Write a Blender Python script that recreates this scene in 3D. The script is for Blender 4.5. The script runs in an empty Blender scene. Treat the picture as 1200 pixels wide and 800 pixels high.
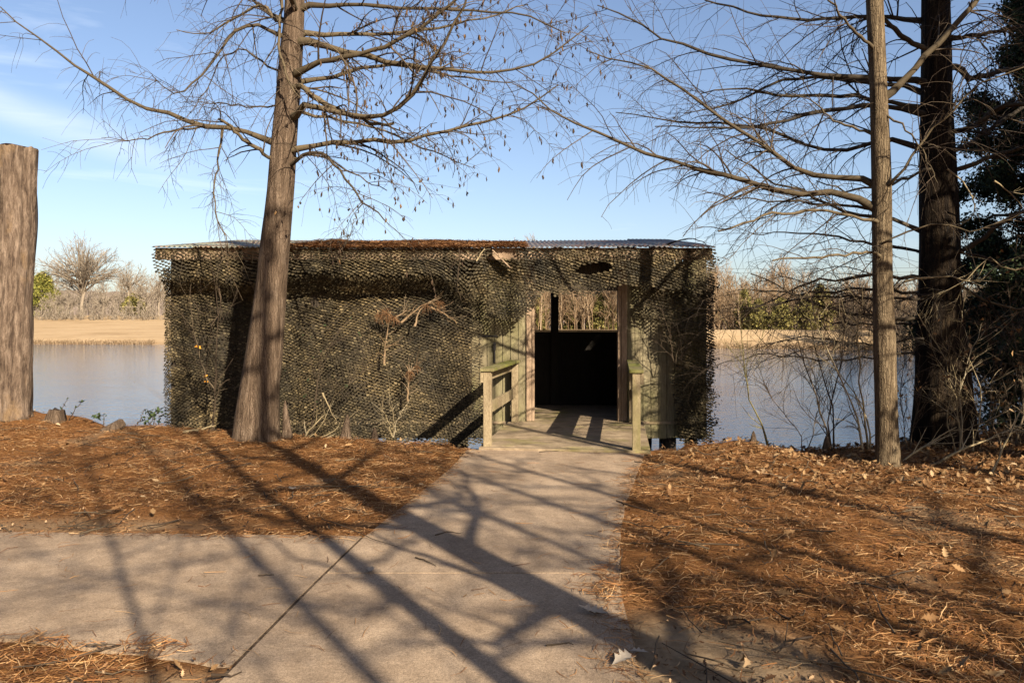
import bpy, math, random
import numpy as np
from mathutils import Vector, noise as mnoise

C = bpy.context.scene.collection
SC = bpy.context.scene
R = math.radians
rng = np.random.default_rng(7)
random.seed(7)

# ------------------------------------------------------------------ camera, sky, sun, exposure
EYE, FPX, CX, HY = 1.5, 900.0, 600.0, 382.0
cam_d = bpy.data.cameras.new("camera"); cam = bpy.data.objects.new("camera", cam_d); C.objects.link(cam)
cam.location = (0, 0, EYE); cam.rotation_euler = (R(90), 0, 0)
cam_d.sensor_width = 36; cam_d.lens = 36 * FPX / 1200; cam_d.shift_y = -(400 - HY) / 1200
cam_d.clip_start = 0.05; cam_d.clip_end = 3000
SC.camera = cam

SUN_EL = R(28)
LDX, LDY = -0.60, 1.0                      # direction the light travels over the ground
n_ = math.hypot(LDX, LDY); LDX /= n_; LDY /= n_
SUN_DIR = Vector((-LDX * math.cos(SUN_EL), -LDY * math.cos(SUN_EL), math.sin(SUN_EL)))   # towards the sun
world = bpy.data.worlds.new("World"); SC.world = world; world.use_nodes = True
wt = world.node_tree; wt.nodes.clear()
w_out = wt.nodes.new("ShaderNodeOutputWorld"); w_bg = wt.nodes.new("ShaderNodeBackground")
sky = wt.nodes.new("ShaderNodeTexSky"); sky.sky_type = 'NISHITA'; sky.sun_disc = False
sky.sun_elevation = SUN_EL; sky.sun_rotation = math.atan2(SUN_DIR.x, SUN_DIR.y)
sky.air_density = 1.0; sky.dust_density = 1.6; sky.ozone_density = 1.6; sky.altitude = 50
# thin cirrus streaks in the sky itself
tc = wt.nodes.new("ShaderNodeTexCoord"); mp = wt.nodes.new("ShaderNodeMapping")
mp.inputs['Rotation'].default_value = (0, R(-14), 0); mp.inputs['Scale'].default_value = (1.0, 1.0, 7.0)
nz = wt.nodes.new("ShaderNodeTexNoise"); nz.inputs['Scale'].default_value = 2.3; nz.inputs['Detail'].default_value = 7
nz.inputs['Roughness'].default_value = 0.55; nz.inputs['Distortion'].default_value = 0.6
rp = wt.nodes.new("ShaderNodeValToRGB"); rp.color_ramp.elements[0].position = 0.60; rp.color_ramp.elements[1].position = 0.90
rp.color_ramp.elements[1].color = (0.55, 0.55, 0.55, 1)
mx = wt.nodes.new("ShaderNodeMixRGB"); mx.inputs[2].default_value = (7.6, 8.2, 9.0, 1)
wt.links.new(tc.outputs['Generated'], mp.inputs['Vector']); wt.links.new(mp.outputs[0], nz.inputs['Vector'])
wt.links.new(nz.outputs['Fac'], rp.inputs[0]); wt.links.new(rp.outputs[0], mx.inputs[0])
tn = wt.nodes.new("ShaderNodeMixRGB"); tn.blend_type = 'MULTIPLY'; tn.inputs[0].default_value = 1; tn.inputs[2].default_value = (1.04, 1.0, 1.04, 1)
wt.links.new(sky.outputs[0], tn.inputs[1]); wt.links.new(tn.outputs[0], mx.inputs[1]); wt.links.new(mx.outputs[0], w_bg.inputs[0])
w_bg.inputs[1].default_value = 0.056
# one pale streak of cirrus low on the left
sxyz = wt.nodes.new("ShaderNodeSeparateXYZ"); wt.links.new(tc.outputs['Generated'], sxyz.inputs[0])
def wmath(op, a, b_=None, c=None):
    n = wt.nodes.new("ShaderNodeMath"); n.operation = op
    for i, v in enumerate((a, b_, c)):
        if v is None: continue
        if isinstance(v, (int, float)): n.inputs[i].default_value = v
        else: wt.links.new(v, n.inputs[i])
    return n.outputs[0]
line = wmath('ABSOLUTE', wmath('SUBTRACT', wmath('MULTIPLY_ADD', sxyz.outputs[0], 0.28, sxyz.outputs[2]), 0.081))
mr_ = wt.nodes.new("ShaderNodeMapRange"); mr_.interpolation_type = 'SMOOTHSTEP'; mr_.inputs[1].default_value = 0.030; mr_.inputs[2].default_value = 0.0; wt.links.new(line, mr_.inputs[0])
mr2 = wt.nodes.new("ShaderNodeMapRange"); mr2.interpolation_type = 'SMOOTHSTEP'; mr2.inputs[1].default_value = -0.33; mr2.inputs[2].default_value = -0.52; wt.links.new(sxyz.outputs[0], mr2.inputs[0])
n2 = wt.nodes.new("ShaderNodeTexNoise"); n2.inputs['Scale'].default_value = 5; n2.inputs['Detail'].default_value = 6; n2.inputs['Distortion'].default_value = 1; wt.links.new(mp.outputs[0], n2.inputs['Vector'])
fac = wmath('MULTIPLY', wmath('MULTIPLY', mr_.outputs[0], mr2.outputs[0]), wmath('MULTIPLY', n2.outputs['Fac'], 0.75))
mx2 = wt.nodes.new("ShaderNodeMixRGB"); mx2.inputs[2].default_value = (7.6, 7.9, 8.4, 1); wt.links.new(fac, mx2.inputs[0]); wt.links.new(mx.outputs[0], mx2.inputs[1]); wt.links.new(mx2.outputs[0], w_bg.inputs[0])
wt.links.new(w_bg.outputs[0], w_out.inputs[0])

sun_d = bpy.data.lights.new("sun", 'SUN'); sun_d.energy = 5.0; sun_d.angle = R(0.45); sun_d.color = (1.0, 0.87, 0.68)
sun = bpy.data.objects.new("sun", sun_d); C.objects.link(sun)
sun.rotation_euler = SUN_DIR.to_track_quat('Z', 'Y').to_euler()
SC.view_settings.view_transform = 'Standard'; SC.view_settings.look = 'None'
SC.view_settings.exposure = 1.6; SC.view_settings.gamma = 1.0
SC.view_settings.use_curve_mapping = False

# ------------------------------------------------------------------ helpers
def at(px, py, Y):
    return ((px - CX) / FPX * Y, Y, EYE - (py - HY) / FPX * Y)

def tag(o, label=None, cat=None, group=None, kind=None):
    if label: o['label'] = label
    if cat: o['category'] = cat
    if group: o['group'] = group
    if kind: o['kind'] = kind
    return o

def empty(name, loc=(0, 0, 0), rz=0):
    o = bpy.data.objects.new(name, None); C.objects.link(o)
    o.location = loc; o.rotation_euler = (0, 0, rz); o.empty_display_size = 0.2
    return o

def link_mesh(name, me, mat, parent=None):
    if mat: me.materials.append(mat)
    o = bpy.data.objects.new(name, me); C.objects.link(o)
    if parent:
        o.parent = parent
        # geometry is written in world space: undo the parent's placement
        loc = parent.location; rz = parent.rotation_euler.z
        pp = parent.parent
        if pp is not None:
            pass
        else:
            n = len(me.vertices); a = np.empty(n * 3); me.vertices.foreach_get('co', a); a = a.reshape(-1, 3)
            a = a - np.array(loc)
            if rz:
                c, s = math.cos(-rz), math.sin(-rz)
                a = np.stack([a[:, 0] * c - a[:, 1] * s, a[:, 0] * s + a[:, 1] * c, a[:, 2]], 1)
            me.vertices.foreach_set('co', a.ravel()); me.update()
    return o

def mesh_np(name, V, F, mat, parent=None, smooth=False):
    """V (n,3), F list of (m,k) integer arrays with k = 3 or 4"""
    me = bpy.data.meshes.new(name)
    V = np.asarray(V, dtype=np.float32)
    me.vertices.add(len(V)); me.vertices.foreach_set('co', V.ravel())
    F = [np.asarray(f, dtype=np.int32) for f in F if len(f)]
    loops = np.concatenate([f.ravel() for f in F]); tot = np.concatenate([np.full(len(f), f.shape[1], dtype=np.int32) for f in F])
    start = np.concatenate([[0], np.cumsum(tot)[:-1]]).astype(np.int32)
    me.loops.add(len(loops)); me.loops.foreach_set('vertex_index', loops)
    me.polygons.add(len(tot)); me.polygons.foreach_set('loop_start', start); me.polygons.foreach_set('loop_total', tot)
    if smooth: me.polygons.foreach_set('use_smooth', np.ones(len(tot), dtype=bool))
    me.update(calc_edges=True); me.validate()
    return link_mesh(name, me, mat, parent)

class MB:
    """collects boxes, bars, quads into ONE mesh"""
    def __init__(s): s.v = []; s.f = []; s.n = 0
    def add(s, V, F):
        V = np.asarray(V, float).reshape(-1, 3); s.v.append(V)
        for f in F: s.f.append(tuple(int(i) + s.n for i in f))
        s.n += len(V); return s
    def hexa(s, P):   # 8 points: bottom 4 ccw, top 4 ccw
        return s.add(P, [(3, 2, 1, 0), (4, 5, 6, 7), (0, 1, 5, 4), (1, 2, 6, 5), (2, 3, 7, 6), (3, 0, 4, 7)])
    def box(s, x0, x1, y0, y1, z0, z1):
        return s.hexa([(x0, y0, z0), (x1, y0, z0), (x1, y1, z0), (x0, y1, z0), (x0, y0, z1), (x1, y0, z1), (x1, y1, z1), (x0, y1, z1)])
    def bar(s, a, b, w, h, up=(0, 0, 1)):
        a = Vector(a); b = Vector(b); d = (b - a).normalized(); u = Vector(up)
        sd = d.cross(u).normalized(); u = sd.cross(d).normalized()
        P = []
        for q in (a, b):
            P += [q - sd * w / 2 - u * h / 2, q + sd * w / 2 - u * h / 2, q + sd * w / 2 + u * h / 2, q - sd * w / 2 + u * h / 2]
        return s.add([tuple(p) for p in P], [(0, 1, 2, 3), (7, 6, 5, 4), (0, 4, 5, 1), (1, 5, 6, 2), (2, 6, 7, 3), (3, 7, 4, 0)])
    def build(s, name, mat, parent=None, bevel=0.0, smooth=False):
        me = bpy.data.meshes.new(name)
        me.from_pydata(np.concatenate(s.v).tolist(), [], s.f); me.update()
        import bmesh
        bm = bmesh.new(); bm.from_mesh(me); bmesh.ops.recalc_face_normals(bm, faces=bm.faces)
        if bevel: bmesh.ops.bevel(bm, geom=bm.edges[:], offset=bevel, segments=1, affect='EDGES', profile=0.5)
        bm.to_mesh(me); bm.free()
        if smooth:
            for p in me.polygons: p.use_smooth = True
        return link_mesh(name, me, mat, parent)

# ---- strands: tapered twigs / limbs, all levels vectorised
def strand_mesh(groups):
    """groups: list of (P (n,k,3), Rad (n,k), sides) -> V, F"""
    Vs, Fs, off = [], [], 0
    for P, Rd, sd in groups:
        n, k, _ = P.shape
        if n == 0: continue
        T = np.gradient(P, axis=1); T /= np.linalg.norm(T, axis=2, keepdims=True) + 1e-9
        D = P[:, -1] - P[:, 0]; D /= np.linalg.norm(D, axis=1, keepdims=True) + 1e-9
        ref = np.where(np.abs(D[:, 2:3]) > 0.8, np.array([[1.0, 0.15, 0]]), np.array([[0.1, 0, 1.0]]))
        ref = np.broadcast_to(ref[:, None, :], T.shape)
        A = np.cross(T, ref); A /= np.linalg.norm(A, axis=2, keepdims=True) + 1e-9
        B = np.cross(T, A)
        th = np.arange(sd) * 2 * np.pi / sd
        ring = P[:, :, None, :] + Rd[:, :, None, None] * (np.cos(th)[None, None, :, None] * A[:, :, None, :] + np.sin(th)[None, None, :, None] * B[:, :, None, :])
        V = ring.reshape(-1, 3)
        base = (np.arange(n) * k * sd)[:, None, None] + (np.arange(k - 1) * sd)[None, :, None] + np.arange(sd)[None, None, :]
        nxt = (np.arange(n) * k * sd)[:, None, None] + (np.arange(k - 1) * sd)[None, :, None] + ((np.arange(sd) + 1) % sd)[None, None, :]
        F = np.stack([base, base + sd, nxt + sd, nxt], -1).reshape(-1, 4) + off
        Vs.append(V); Fs.append(F); off += len(V)
    return np.concatenate(Vs), np.concatenate(Fs)

def strands_obj(name, groups, mat, parent=None):
    V, F = strand_mesh(groups)
    return mesh_np(name, V, [F], mat, parent, smooth=True)

def resample(pts, k, jit=0.0, rg=rng):
    pts = np.asarray(pts, float)
    # catmull-rom, then even resample
    if len(pts) > 2:
        p = np.vstack([2 * pts[0] - pts[1], pts, 2 * pts[-1] - pts[-2]]); out = []
        for i in range(1, len(p) - 2):
            for t in np.linspace(0, 1, 6, endpoint=False):
                out.append(0.5 * ((2 * p[i]) + (-p[i - 1] + p[i + 1]) * t + (2 * p[i - 1] - 5 * p[i] + 4 * p[i + 1] - p[i + 2]) * t * t + (-p[i - 1] + 3 * p[i] - 3 * p[i + 1] + p[i + 2]) * t ** 3))
        out.append(pts[-1]); pts = np.array(out)
    d = np.r_[0, np.cumsum(np.linalg.norm(np.diff(pts, axis=0), axis=1))]
    u = np.linspace(0, d[-1], k)
    q = np.stack([np.interp(u, d, pts[:, i]) for i in range(3)], 1)
    if jit: q[1:] += rg.normal(0, jit, (k - 1, 3))
    return q

def spawn(P, Rd, count, k=6, t0=0.12, t1=1.0, ang=(35, 70), ln=(0.3, 0.6), absln=None, droop=0.0, wig=0.25, rfrac=0.55, rmin=0.003, rmax=1.0, tip=0.3, flat=0.5, up=0.0, rg=rng, sign=None):
    """children of the strands P: count in all"""
    N, K, _ = P.shape
    seg = np.linalg.norm(np.diff(P, axis=1), axis=2); L = seg.sum(1)
    pi = rg.choice(N, count, p=L / L.sum())
    t = t0 + (t1 - t0) * rg.random(count); x = t * (K - 1); i = np.minimum(x.astype(int), K - 2); f = (x - i)[:, None]
    pos = P[pi, i] * (1 - f) + P[pi, i + 1] * f; r0 = Rd[pi, i] * (1 - f[:, 0]) + Rd[pi, i + 1] * f[:, 0]
    T = P[pi, i + 1] - P[pi, i]; T /= np.linalg.norm(T, axis=1, keepdims=True) + 1e-9
    q = rg.normal(0, 1, (count, 3)); q[:, 2] *= flat; q -= (q * T).sum(1, keepdims=True) * T; q /= np.linalg.norm(q, axis=1, keepdims=True) + 1e-9
    a = np.radians(rg.uniform(ang[0], ang[1], count))[:, None]
    D = np.cos(a) * T + np.sin(a) * q; D[:, 2] += up
    D /= np.linalg.norm(D, axis=1, keepdims=True)
    if absln: ll = rg.uniform(absln[0], absln[1], count)
    else: ll = L[pi] * rg.uniform(ln[0], ln[1], count) * (1.0 - 0.55 * t)
    step = ll / (k - 1)
    pts = np.empty((count, k, 3)); pts[:, 0] = pos; d = D.copy(); bend = rg.normal(0, wig, (count, 3))
    for j in range(1, k):
        d = d + bend / k * 1.6 + rg.normal(0, wig / 2.2, (count, 3)); d[:, 2] -= droop / k * (j * 1.0)
        d /= np.linalg.norm(d, axis=1, keepdims=True); pts[:, j] = pts[:, j - 1] + d * step[:, None]
    rs = np.clip(r0 * rfrac, rmin, rmax); rad = rs[:, None] * np.linspace(1, tip, k)[None, :]
    return pts, np.maximum(rad, 0.0016)

# ---- materials
def nt_new(name):
    m = bpy.data.materials.new(name); m.use_nodes = True; nt = m.node_tree
    b = nt.nodes['Principled BSDF']; b.inputs['Specular IOR Level'].default_value = 0.25
    return m, nt, b

def ramp(nt, fac, stops):
    r = nt.nodes.new("ShaderNodeValToRGB"); e = r.color_ramp.elements
    while len(e) < len(stops): e.new(0.5)
    for q, (p, c) in zip(e, stops): q.position = p; q.color = (*c, 1)
    nt.links.new(fac, r.inputs[0]); return r.outputs[0]

def noise_n(nt, scale, detail=5, rough=0.6, stretch=(1, 1, 1), coord='Object', dist=0.0):
    t = nt.nodes.new("ShaderNodeTexCoord"); m = nt.nodes.new("ShaderNodeMapping"); m.inputs['Scale'].default_value = stretch
    n = nt.nodes.new("ShaderNodeTexNoise"); n.inputs['Scale'].default_value = scale; n.inputs['Detail'].default_value = detail; n.inputs['Roughness'].default_value = rough
    n.inputs['Distortion'].default_value = dist
    nt.links.new(t.outputs[coord], m.inputs[0]); nt.links.new(m.outputs[0], n.inputs['Vector']); return n.outputs['Fac']

def mix(nt, fac, a, b, mode='MIX'):
    m = nt.nodes.new("ShaderNodeMixRGB"); m.blend_type = mode
    for s, v in ((0, fac), (1, a), (2, b)):
        if isinstance(v, (int, float)): m.inputs[s].default_value = v
        elif isinstance(v, tuple): m.inputs[s].default_value = (*v, 1)
        else: nt.links.new(v, m.inputs[s])
    return m.outputs[0]

def bump(nt, b, h, strength, dist=0.02):
    n = nt.nodes.new("ShaderNodeBump"); n.inputs['Strength'].default_value = strength; n.inputs['Distance'].default_value = dist
    nt.links.new(h, n.inputs['Height']); nt.links.new(n.outputs[0], b.inputs['Normal'])

def island(nt):
    g = nt.nodes.new("ShaderNodeNewGeometry"); return g.outputs['Random Per Island']

def dk(c, k): return tuple(v * k for v in c)
def mat_island(name, stops, rough=0.85, nscale=None, transl=0.0, k=.62):
    stops = [(p, dk(c, k)) for p, c in stops]
    m, nt, b = nt_new(name); c = ramp(nt, island(nt), stops)
    if nscale: c = mix(nt, 0.5, c, ramp(nt, noise_n(nt, nscale), [(0.3, (0.25, 0.25, 0.25)), (0.7, (1, 1, 1))]), 'MULTIPLY')
    nt.links.new(c, b.inputs['Base Color']); b.inputs['Roughness'].default_value = rough
    if transl: b.inputs['Transmission Weight'].default_value = 0
    return m

def mat_bark(name, dark, mid, light, stretch=(1, 1, 0.13), scale=16, bstr=0.9, bdist=0.03, blotch=None, ck=.5):
    dark, mid, light = dk(dark, .62), dk(mid, .62), dk(light, .62)
    if blotch: blotch = dk(blotch, .62)
    m, nt, b = nt_new(name)
    f = noise_n(nt, scale, 8, 0.7, stretch, dist=0.35)
    c = ramp(nt, f, [(0.30, dark), (0.48, mid), (0.66, light)])
    if blotch:
        g = noise_n(nt, 2.2, 4, 0.6, (1, 1, 0.6)); c = mix(nt, ramp(nt, g, [(0.56, (0, 0, 0)), (0.66, (1, 1, 1))]), c, blotch)
    fine = noise_n(nt, 90, 3, 0.6, (1, 1, 0.4)); c = mix(nt, 0.45, c, ramp(nt, fine, [(0.3, (0.35, 0.35, 0.35)), (0.7, (1.0, 1.0, 1.0))]), 'MULTIPLY')
    nt.links.new(c, b.inputs['Base Color']); b.inputs['Roughness'].default_value = 0.95; b.inputs['Specular IOR Level'].default_value = 0.1
    vo = nt.nodes.new('ShaderNodeTexVoronoi'); vo.feature = 'DISTANCE_TO_EDGE'; vo.inputs['Scale'].default_value = scale * 1.6
    t = nt.nodes.new('ShaderNodeTexCoord'); mp_ = nt.nodes.new('ShaderNodeMapping'); mp_.inputs['Scale'].default_value = (stretch[0], stretch[1], stretch[2] * .7); wob = noise_n(nt, 6, 3)
    av = nt.nodes.new('ShaderNodeVectorMath'); av.operation = 'ADD'; nt.links.new(t.outputs['Object'], av.inputs[0]); sc_ = nt.nodes.new('ShaderNodeVectorMath'); sc_.operation = 'SCALE'; sc_.inputs[3].default_value = .12; nt.links.new(wob, sc_.inputs[0]); nt.links.new(sc_.outputs[0], av.inputs[1])
    nt.links.new(av.outputs[0], mp_.inputs[0]); nt.links.new(mp_.outputs[0], vo.inputs['Vector'])
    crack = ramp(nt, vo.outputs['Distance'], [(0.0, (.28, .25, .22)), (0.16, (1, 1, 1))]); c = mix(nt, ck, c, crack, 'MULTIPLY'); nt.links.new(c, b.inputs['Base Color'])
    hh = mix(nt, ck * .6, f, crack); bump(nt, b, hh, bstr, bdist); return m

def mat_wood(name, dark, light, tint=None, axis=(8, 8, 1), tint_lo=0.42, tint_hi=0.62, tscale=1.6):
    dark, light = dk(dark, .62), dk(light, .74)
    if tint: tint = dk(tint, .72)
    m, nt, b = nt_new(name)
    g = noise_n(nt, 9, 8, 0.65, axis, dist=0.3)
    c = ramp(nt, g, [(0.3, dark), (0.7, light)])
    c = mix(nt, 0.55, c, ramp(nt, island(nt), [(0, (0.62, 0.60, 0.58)), (1, (1, 1, 1))]), 'MULTIPLY')
    if tint:
        h = noise_n(nt, tscale, 5, 0.65, (1, 1, 0.5)); c = mix(nt, ramp(nt, h, [(tint_lo, (0, 0, 0)), (tint_hi, (1, 1, 1))]), c, tint)
    st = noise_n(nt, 5, 6, 0.7, (1, 1, 0.25)); c = mix(nt, 0.6, c, ramp(nt, st, [(0.35, (0.42, 0.38, 0.34)), (0.6, (1, 1, 1))]), 'MULTIPLY')
    nt.links.new(c, b.inputs['Base Color']); b.inputs['Roughness'].default_value = 0.85
    bump(nt, b, g, 0.35, 0.006); return m

M = {}
M['cypress_bark'] = mat_bark('cypress_bark', (0.05, 0.033, 0.022), (0.155, 0.108, 0.074), (0.27, 0.20, 0.145), stretch=(1, 1, .07), scale=26, ck=.45)
M['young_bark'] = mat_bark('young_bark', (0.06, 0.040, 0.024), (0.20, 0.148, 0.092), (0.34, 0.262, 0.168), scale=30, stretch=(1, 1, .10), ck=.5)
M['dark_bark'] = mat_bark('dark_bark', (0.007, 0.005, 0.004), (0.023, 0.016, 0.011), (0.065, 0.045, 0.026), scale=22, stretch=(1, 1, .09))  # darkened to carry the right trunk's shade; other dark wood shares it
M['snag_bark'] = mat_bark('snag_bark', (0.05, 0.033, 0.025), (0.19, 0.135, 0.098), (0.38, 0.285, 0.215), stretch=(1, 1, 0.22), scale=17, bdist=.06, blotch=(0.30, 0.20, 0.115), ck=.12, bstr=1.0)
M['limb'] = mat_island('limb_bark', [(0, (0.075, 0.054, 0.030)), (0.5, (0.125, 0.093, 0.052)), (1, (0.19, 0.145, 0.085))], nscale=18)
M['shaded_limb'] = mat_island('shaded_limb_bark', [(0, (0.035, 0.026, 0.017)), (0.6, (0.075, 0.056, 0.034)), (1, (0.13, 0.10, 0.06))], nscale=18)  # limb colour darkened for the shade over the big right tree
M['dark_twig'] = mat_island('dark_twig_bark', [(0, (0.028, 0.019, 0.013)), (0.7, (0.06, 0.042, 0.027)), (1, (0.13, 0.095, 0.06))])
M['twig'] = mat_island('twig_bark', [(0, (0.045, 0.029, 0.019)), (0.6, (0.085, 0.059, 0.037)), (1, (0.16, 0.12, 0.075))])
M['pale_twig'] = mat_island('pale_twig', [(0, (0.20, 0.15, 0.08)), (0.6, (0.33, 0.26, 0.15)), (1, (0.48, 0.40, 0.27))])
M['green_twig'] = mat_island('green_twig', [(0, (0.11, 0.095, 0.035)), (0.6, (0.21, 0.18, 0.07)), (1, (0.34, 0.29, 0.15))])
M['far_twig'] = mat_island('far_twig', [(0, (0.12, 0.092, 0.068)), (0.5, (0.20, 0.160, 0.118)), (1, (0.31, 0.262, 0.20))], k=.85)
M['brown_wood'] = mat_island('brown_wood_twig', [(0, (0.092, 0.055, 0.028)), (0.5, (0.172, 0.112, 0.060)), (1, (0.29, 0.215, 0.14))], k=.85)
M['catkin'] = mat_island('catkin', [(0, (0.035, 0.02, 0.012)), (0.8, (0.075, 0.045, 0.024)), (1, (0.20, 0.11, 0.04))])
M['needle'] = mat_island('fallen_needle', [(0, (0.075, 0.028, 0.010)), (0.4, (0.21, 0.088, 0.028)), (0.75, (0.33, 0.165, 0.06)), (1, (0.52, 0.34, 0.17))], k=.80)
M['dead_leaf'] = mat_island('dead_leaf', [(0, (0.08, 0.036, 0.015)), (0.4, (0.22, 0.115, 0.045)), (0.8, (0.36, 0.22, 0.10)), (1, (0.48, 0.34, 0.20))])
M['crumb'] = mat_island('leaf_crumb', [(0, (0.03, 0.016, 0.009)), (0.4, (0.12, 0.055, 0.022)), (0.75, (0.22, 0.115, 0.05)), (1, (0.42, 0.28, 0.16))], k=.72)
M['grey_leaf'] = mat_island('grey_leaf', [(0, (0.30, 0.24, 0.18)), (1, (0.46, 0.40, 0.33))])
M['yellow_leaf'] = mat_island('yellow_leaf', [(0, (0.55, 0.20, 0.02)), (1, (0.70, 0.36, 0.05))], k=.9)
M['green_leaf'] = mat_island('green_leaf', [(0, (0.014, 0.026, 0.010)), (1, (0.05, 0.075, 0.022))])
M['evergreen'] = mat_island('evergreen', [(0, (0.008, 0.014, 0.007)), (0.7, (0.020, 0.034, 0.013)), (1, (0.050, 0.062, 0.018))], k=1)
M['cedar'] = mat_island('cedar', [(0, (0.07, 0.072, 0.012)), (0.6, (0.14, 0.14, 0.022)), (1, (0.24, 0.21, 0.05))], k=.85)
M['dull_cedar'] = mat_island('dull_cedar', [(0, (0.085, 0.075, 0.022)), (0.6, (0.17, 0.15, 0.04)), (1, (0.28, 0.23, 0.08))], k=.85)
M['net'] = mat_net = mat_island('net_cloth', [(0, (0.030, 0.0235, 0.0115)), (0.5, (0.060, 0.0475, 0.0235)), (0.85, (0.095, 0.076, 0.040)), (1, (0.17, 0.14, 0.082))], rough=0.8)
_nt = mat_net.node_tree; _b = _nt.nodes['Principled BSDF']; _src = _b.inputs['Base Color'].links[0].from_socket
_fade = ramp(_nt, noise_n(_nt, 1.5, 5, .65), [(.33, (.30, .30, .28)), (.5, (.80, .76, .70)), (.70, (1.75, 1.58, 1.35))])
_nt.links.new(mix(_nt, 1.0, _src, _fade, 'MULTIPLY'), _b.inputs['Base Color'])
M['pine_tuft'] = mat_island('dead_pine_tuft', [(0, (0.10, 0.04, 0.015)), (1, (0.30, 0.16, 0.07))])
M['green_wood'] = mat_wood('algae_boards', (0.17, 0.14, 0.085), (0.34, 0.29, 0.18), tint=(0.19, 0.18, 0.075), axis=(9, 9, 0.8), tint_lo=.44, tint_hi=.7)
M['raw_wood'] = mat_wood('raw_pine', (0.27, 0.18, 0.115), (0.47, 0.345, 0.235), axis=(12, 12, 0.7))
M['rail_wood'] = mat_wood('rail_wood', (0.22, 0.165, 0.095), (0.40, 0.32, 0.20), tint=(0.20, 0.175, 0.065), axis=(7, 2, 3), tint_lo=.5, tint_hi=.75)
M['rail_top'] = mat_wood('rail_top', (0.16, 0.13, 0.06), (0.27, 0.24, 0.11), tint=(0.17, 0.18, 0.03), axis=(7, 1, 5))
M['deck_wood'] = mat_wood('deck_wood', (0.24, 0.175, 0.11), (0.45, 0.35, 0.235), tint=(0.21, 0.185, 0.06), axis=(1, 9, 9), tint_lo=0.5, tint_hi=0.7)
M['interior_shade'] = mat_wood('interior_shade_boards', (0.010, 0.008, 0.006), (0.026, 0.020, 0.015), axis=(9, 9, 0.8))  # near-black: the hut's indoor shade is put into the board colour
M['dark_wood'] = mat_wood('dark_wood', (0.035, 0.026, 0.018), (0.09, 0.07, 0.05), axis=(9, 9, 0.8))
M['roof_litter'] = mat_island('roof_litter', [(0, (0.13, 0.048, 0.016)), (0.5, (0.30, 0.135, 0.05)), (1, (0.48, 0.27, 0.12))])
m, nt, b = nt_new('black_iron'); b.inputs['Base Color'].default_value = (0.02, 0.018, 0.017, 1); b.inputs['Roughness'].default_value = 0.6; M['iron'] = m
m, nt, b = nt_new('end_grain'); c = ramp(nt, noise_n(nt, 12), [(0.3, (0.22, 0.16, 0.10)), (0.7, (0.42, 0.33, 0.23))]); nt.links.new(c, b.inputs['Base Color']); M['end_grain'] = m
# corrugated roof: grey metal, rust in the middle, lichen on the left
m, nt, b = nt_new('roof_metal')
t = nt.nodes.new("ShaderNodeTexCoord"); sx = nt.nodes.new("ShaderNodeSeparateXYZ"); nt.links.new(t.outputs['Object'], sx.inputs[0])
g = noise_n(nt, 6, 6, 0.65); base = ramp(nt, g, [(0.3, (0.07, 0.078, 0.08)), (0.7, (0.16, 0.17, 0.17))])
lich = ramp(nt, noise_n(nt, 3.5, 6, 0.7), [(0.35, (0, 0, 0)), (0.6, (1, 1, 1))])
mr = nt.nodes.new("ShaderNodeMapRange"); mr.inputs[1].default_value = -1.2; mr.inputs[2].default_value = -2.6; nt.links.new(sx.outputs[0], mr.inputs[0])
lf = nt.nodes.new("ShaderNodeMath"); lf.operation = 'MULTIPLY'; nt.links.new(lich, lf.inputs[0]); nt.links.new(mr.outputs[0], lf.inputs[1])
c = mix(nt, lf.outputs[0], base, (0.24, 0.26, 0.19))
rust = ramp(nt, noise_n(nt, 4, 6, 0.7), [(0.46, (0, 0, 0)), (0.6, (1, 1, 1))]); c = mix(nt, rust, c, (0.15, 0.07, 0.034))
nt.links.new(c, b.inputs['Base Color']); b.inputs['Metallic'].default_value = 0.1; b.inputs['Roughness'].default_value = 0.6; M['roof_metal'] = m
# concrete
m, nt, b = nt_new('path_concrete')
big = noise_n(nt, 1.1, 5, 0.6); sp = noise_n(nt, 160, 3, 0.7); md = noise_n(nt, 9, 6, 0.65)
c = ramp(nt, big, [(0.3, (0.215, 0.156, 0.106)), (0.55, (0.290, 0.217, 0.150)), (0.75, (0.355, 0.274, 0.195))])
c = mix(nt, 0.75, c, ramp(nt, sp, [(0.30, (0.35, 0.33, 0.31)), (0.5, (0.95, 0.95, 0.95)), (0.72, (1.35, 1.3, 1.25))]), 'MULTIPLY')
c = mix(nt, 0.5, c, ramp(nt, md, [(0.3, (0.52, 0.48, 0.44)), (0.6, (1, 1, 1))]), 'MULTIPLY')
c = mix(nt, 0.7, c, ramp(nt, noise_n(nt, 62, 4, .75), [(0.32, (0.55, 0.52, 0.50)), (0.5, (1, 1, 1)), (0.7, (1.3, 1.28, 1.25))]), 'MULTIPLY')
vo = nt.nodes.new("ShaderNodeTexVoronoi"); vo.inputs['Scale'].default_value = 55; t2 = nt.nodes.new("ShaderNodeTexCoord"); nt.links.new(t2.outputs['Object'], vo.inputs['Vector'])
c = mix(nt, ramp(nt, vo.outputs['Distance'], [(0.10, (1, 1, 1)), (0.17, (0, 0, 0))]), c, (0.16, 0.12, 0.085))
nt.links.new(c, b.inputs['Base Color']); b.inputs['Roughness'].default_value = 0.9; bump(nt, b, sp, 0.5, 0.004); M['concrete'] = m
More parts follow.
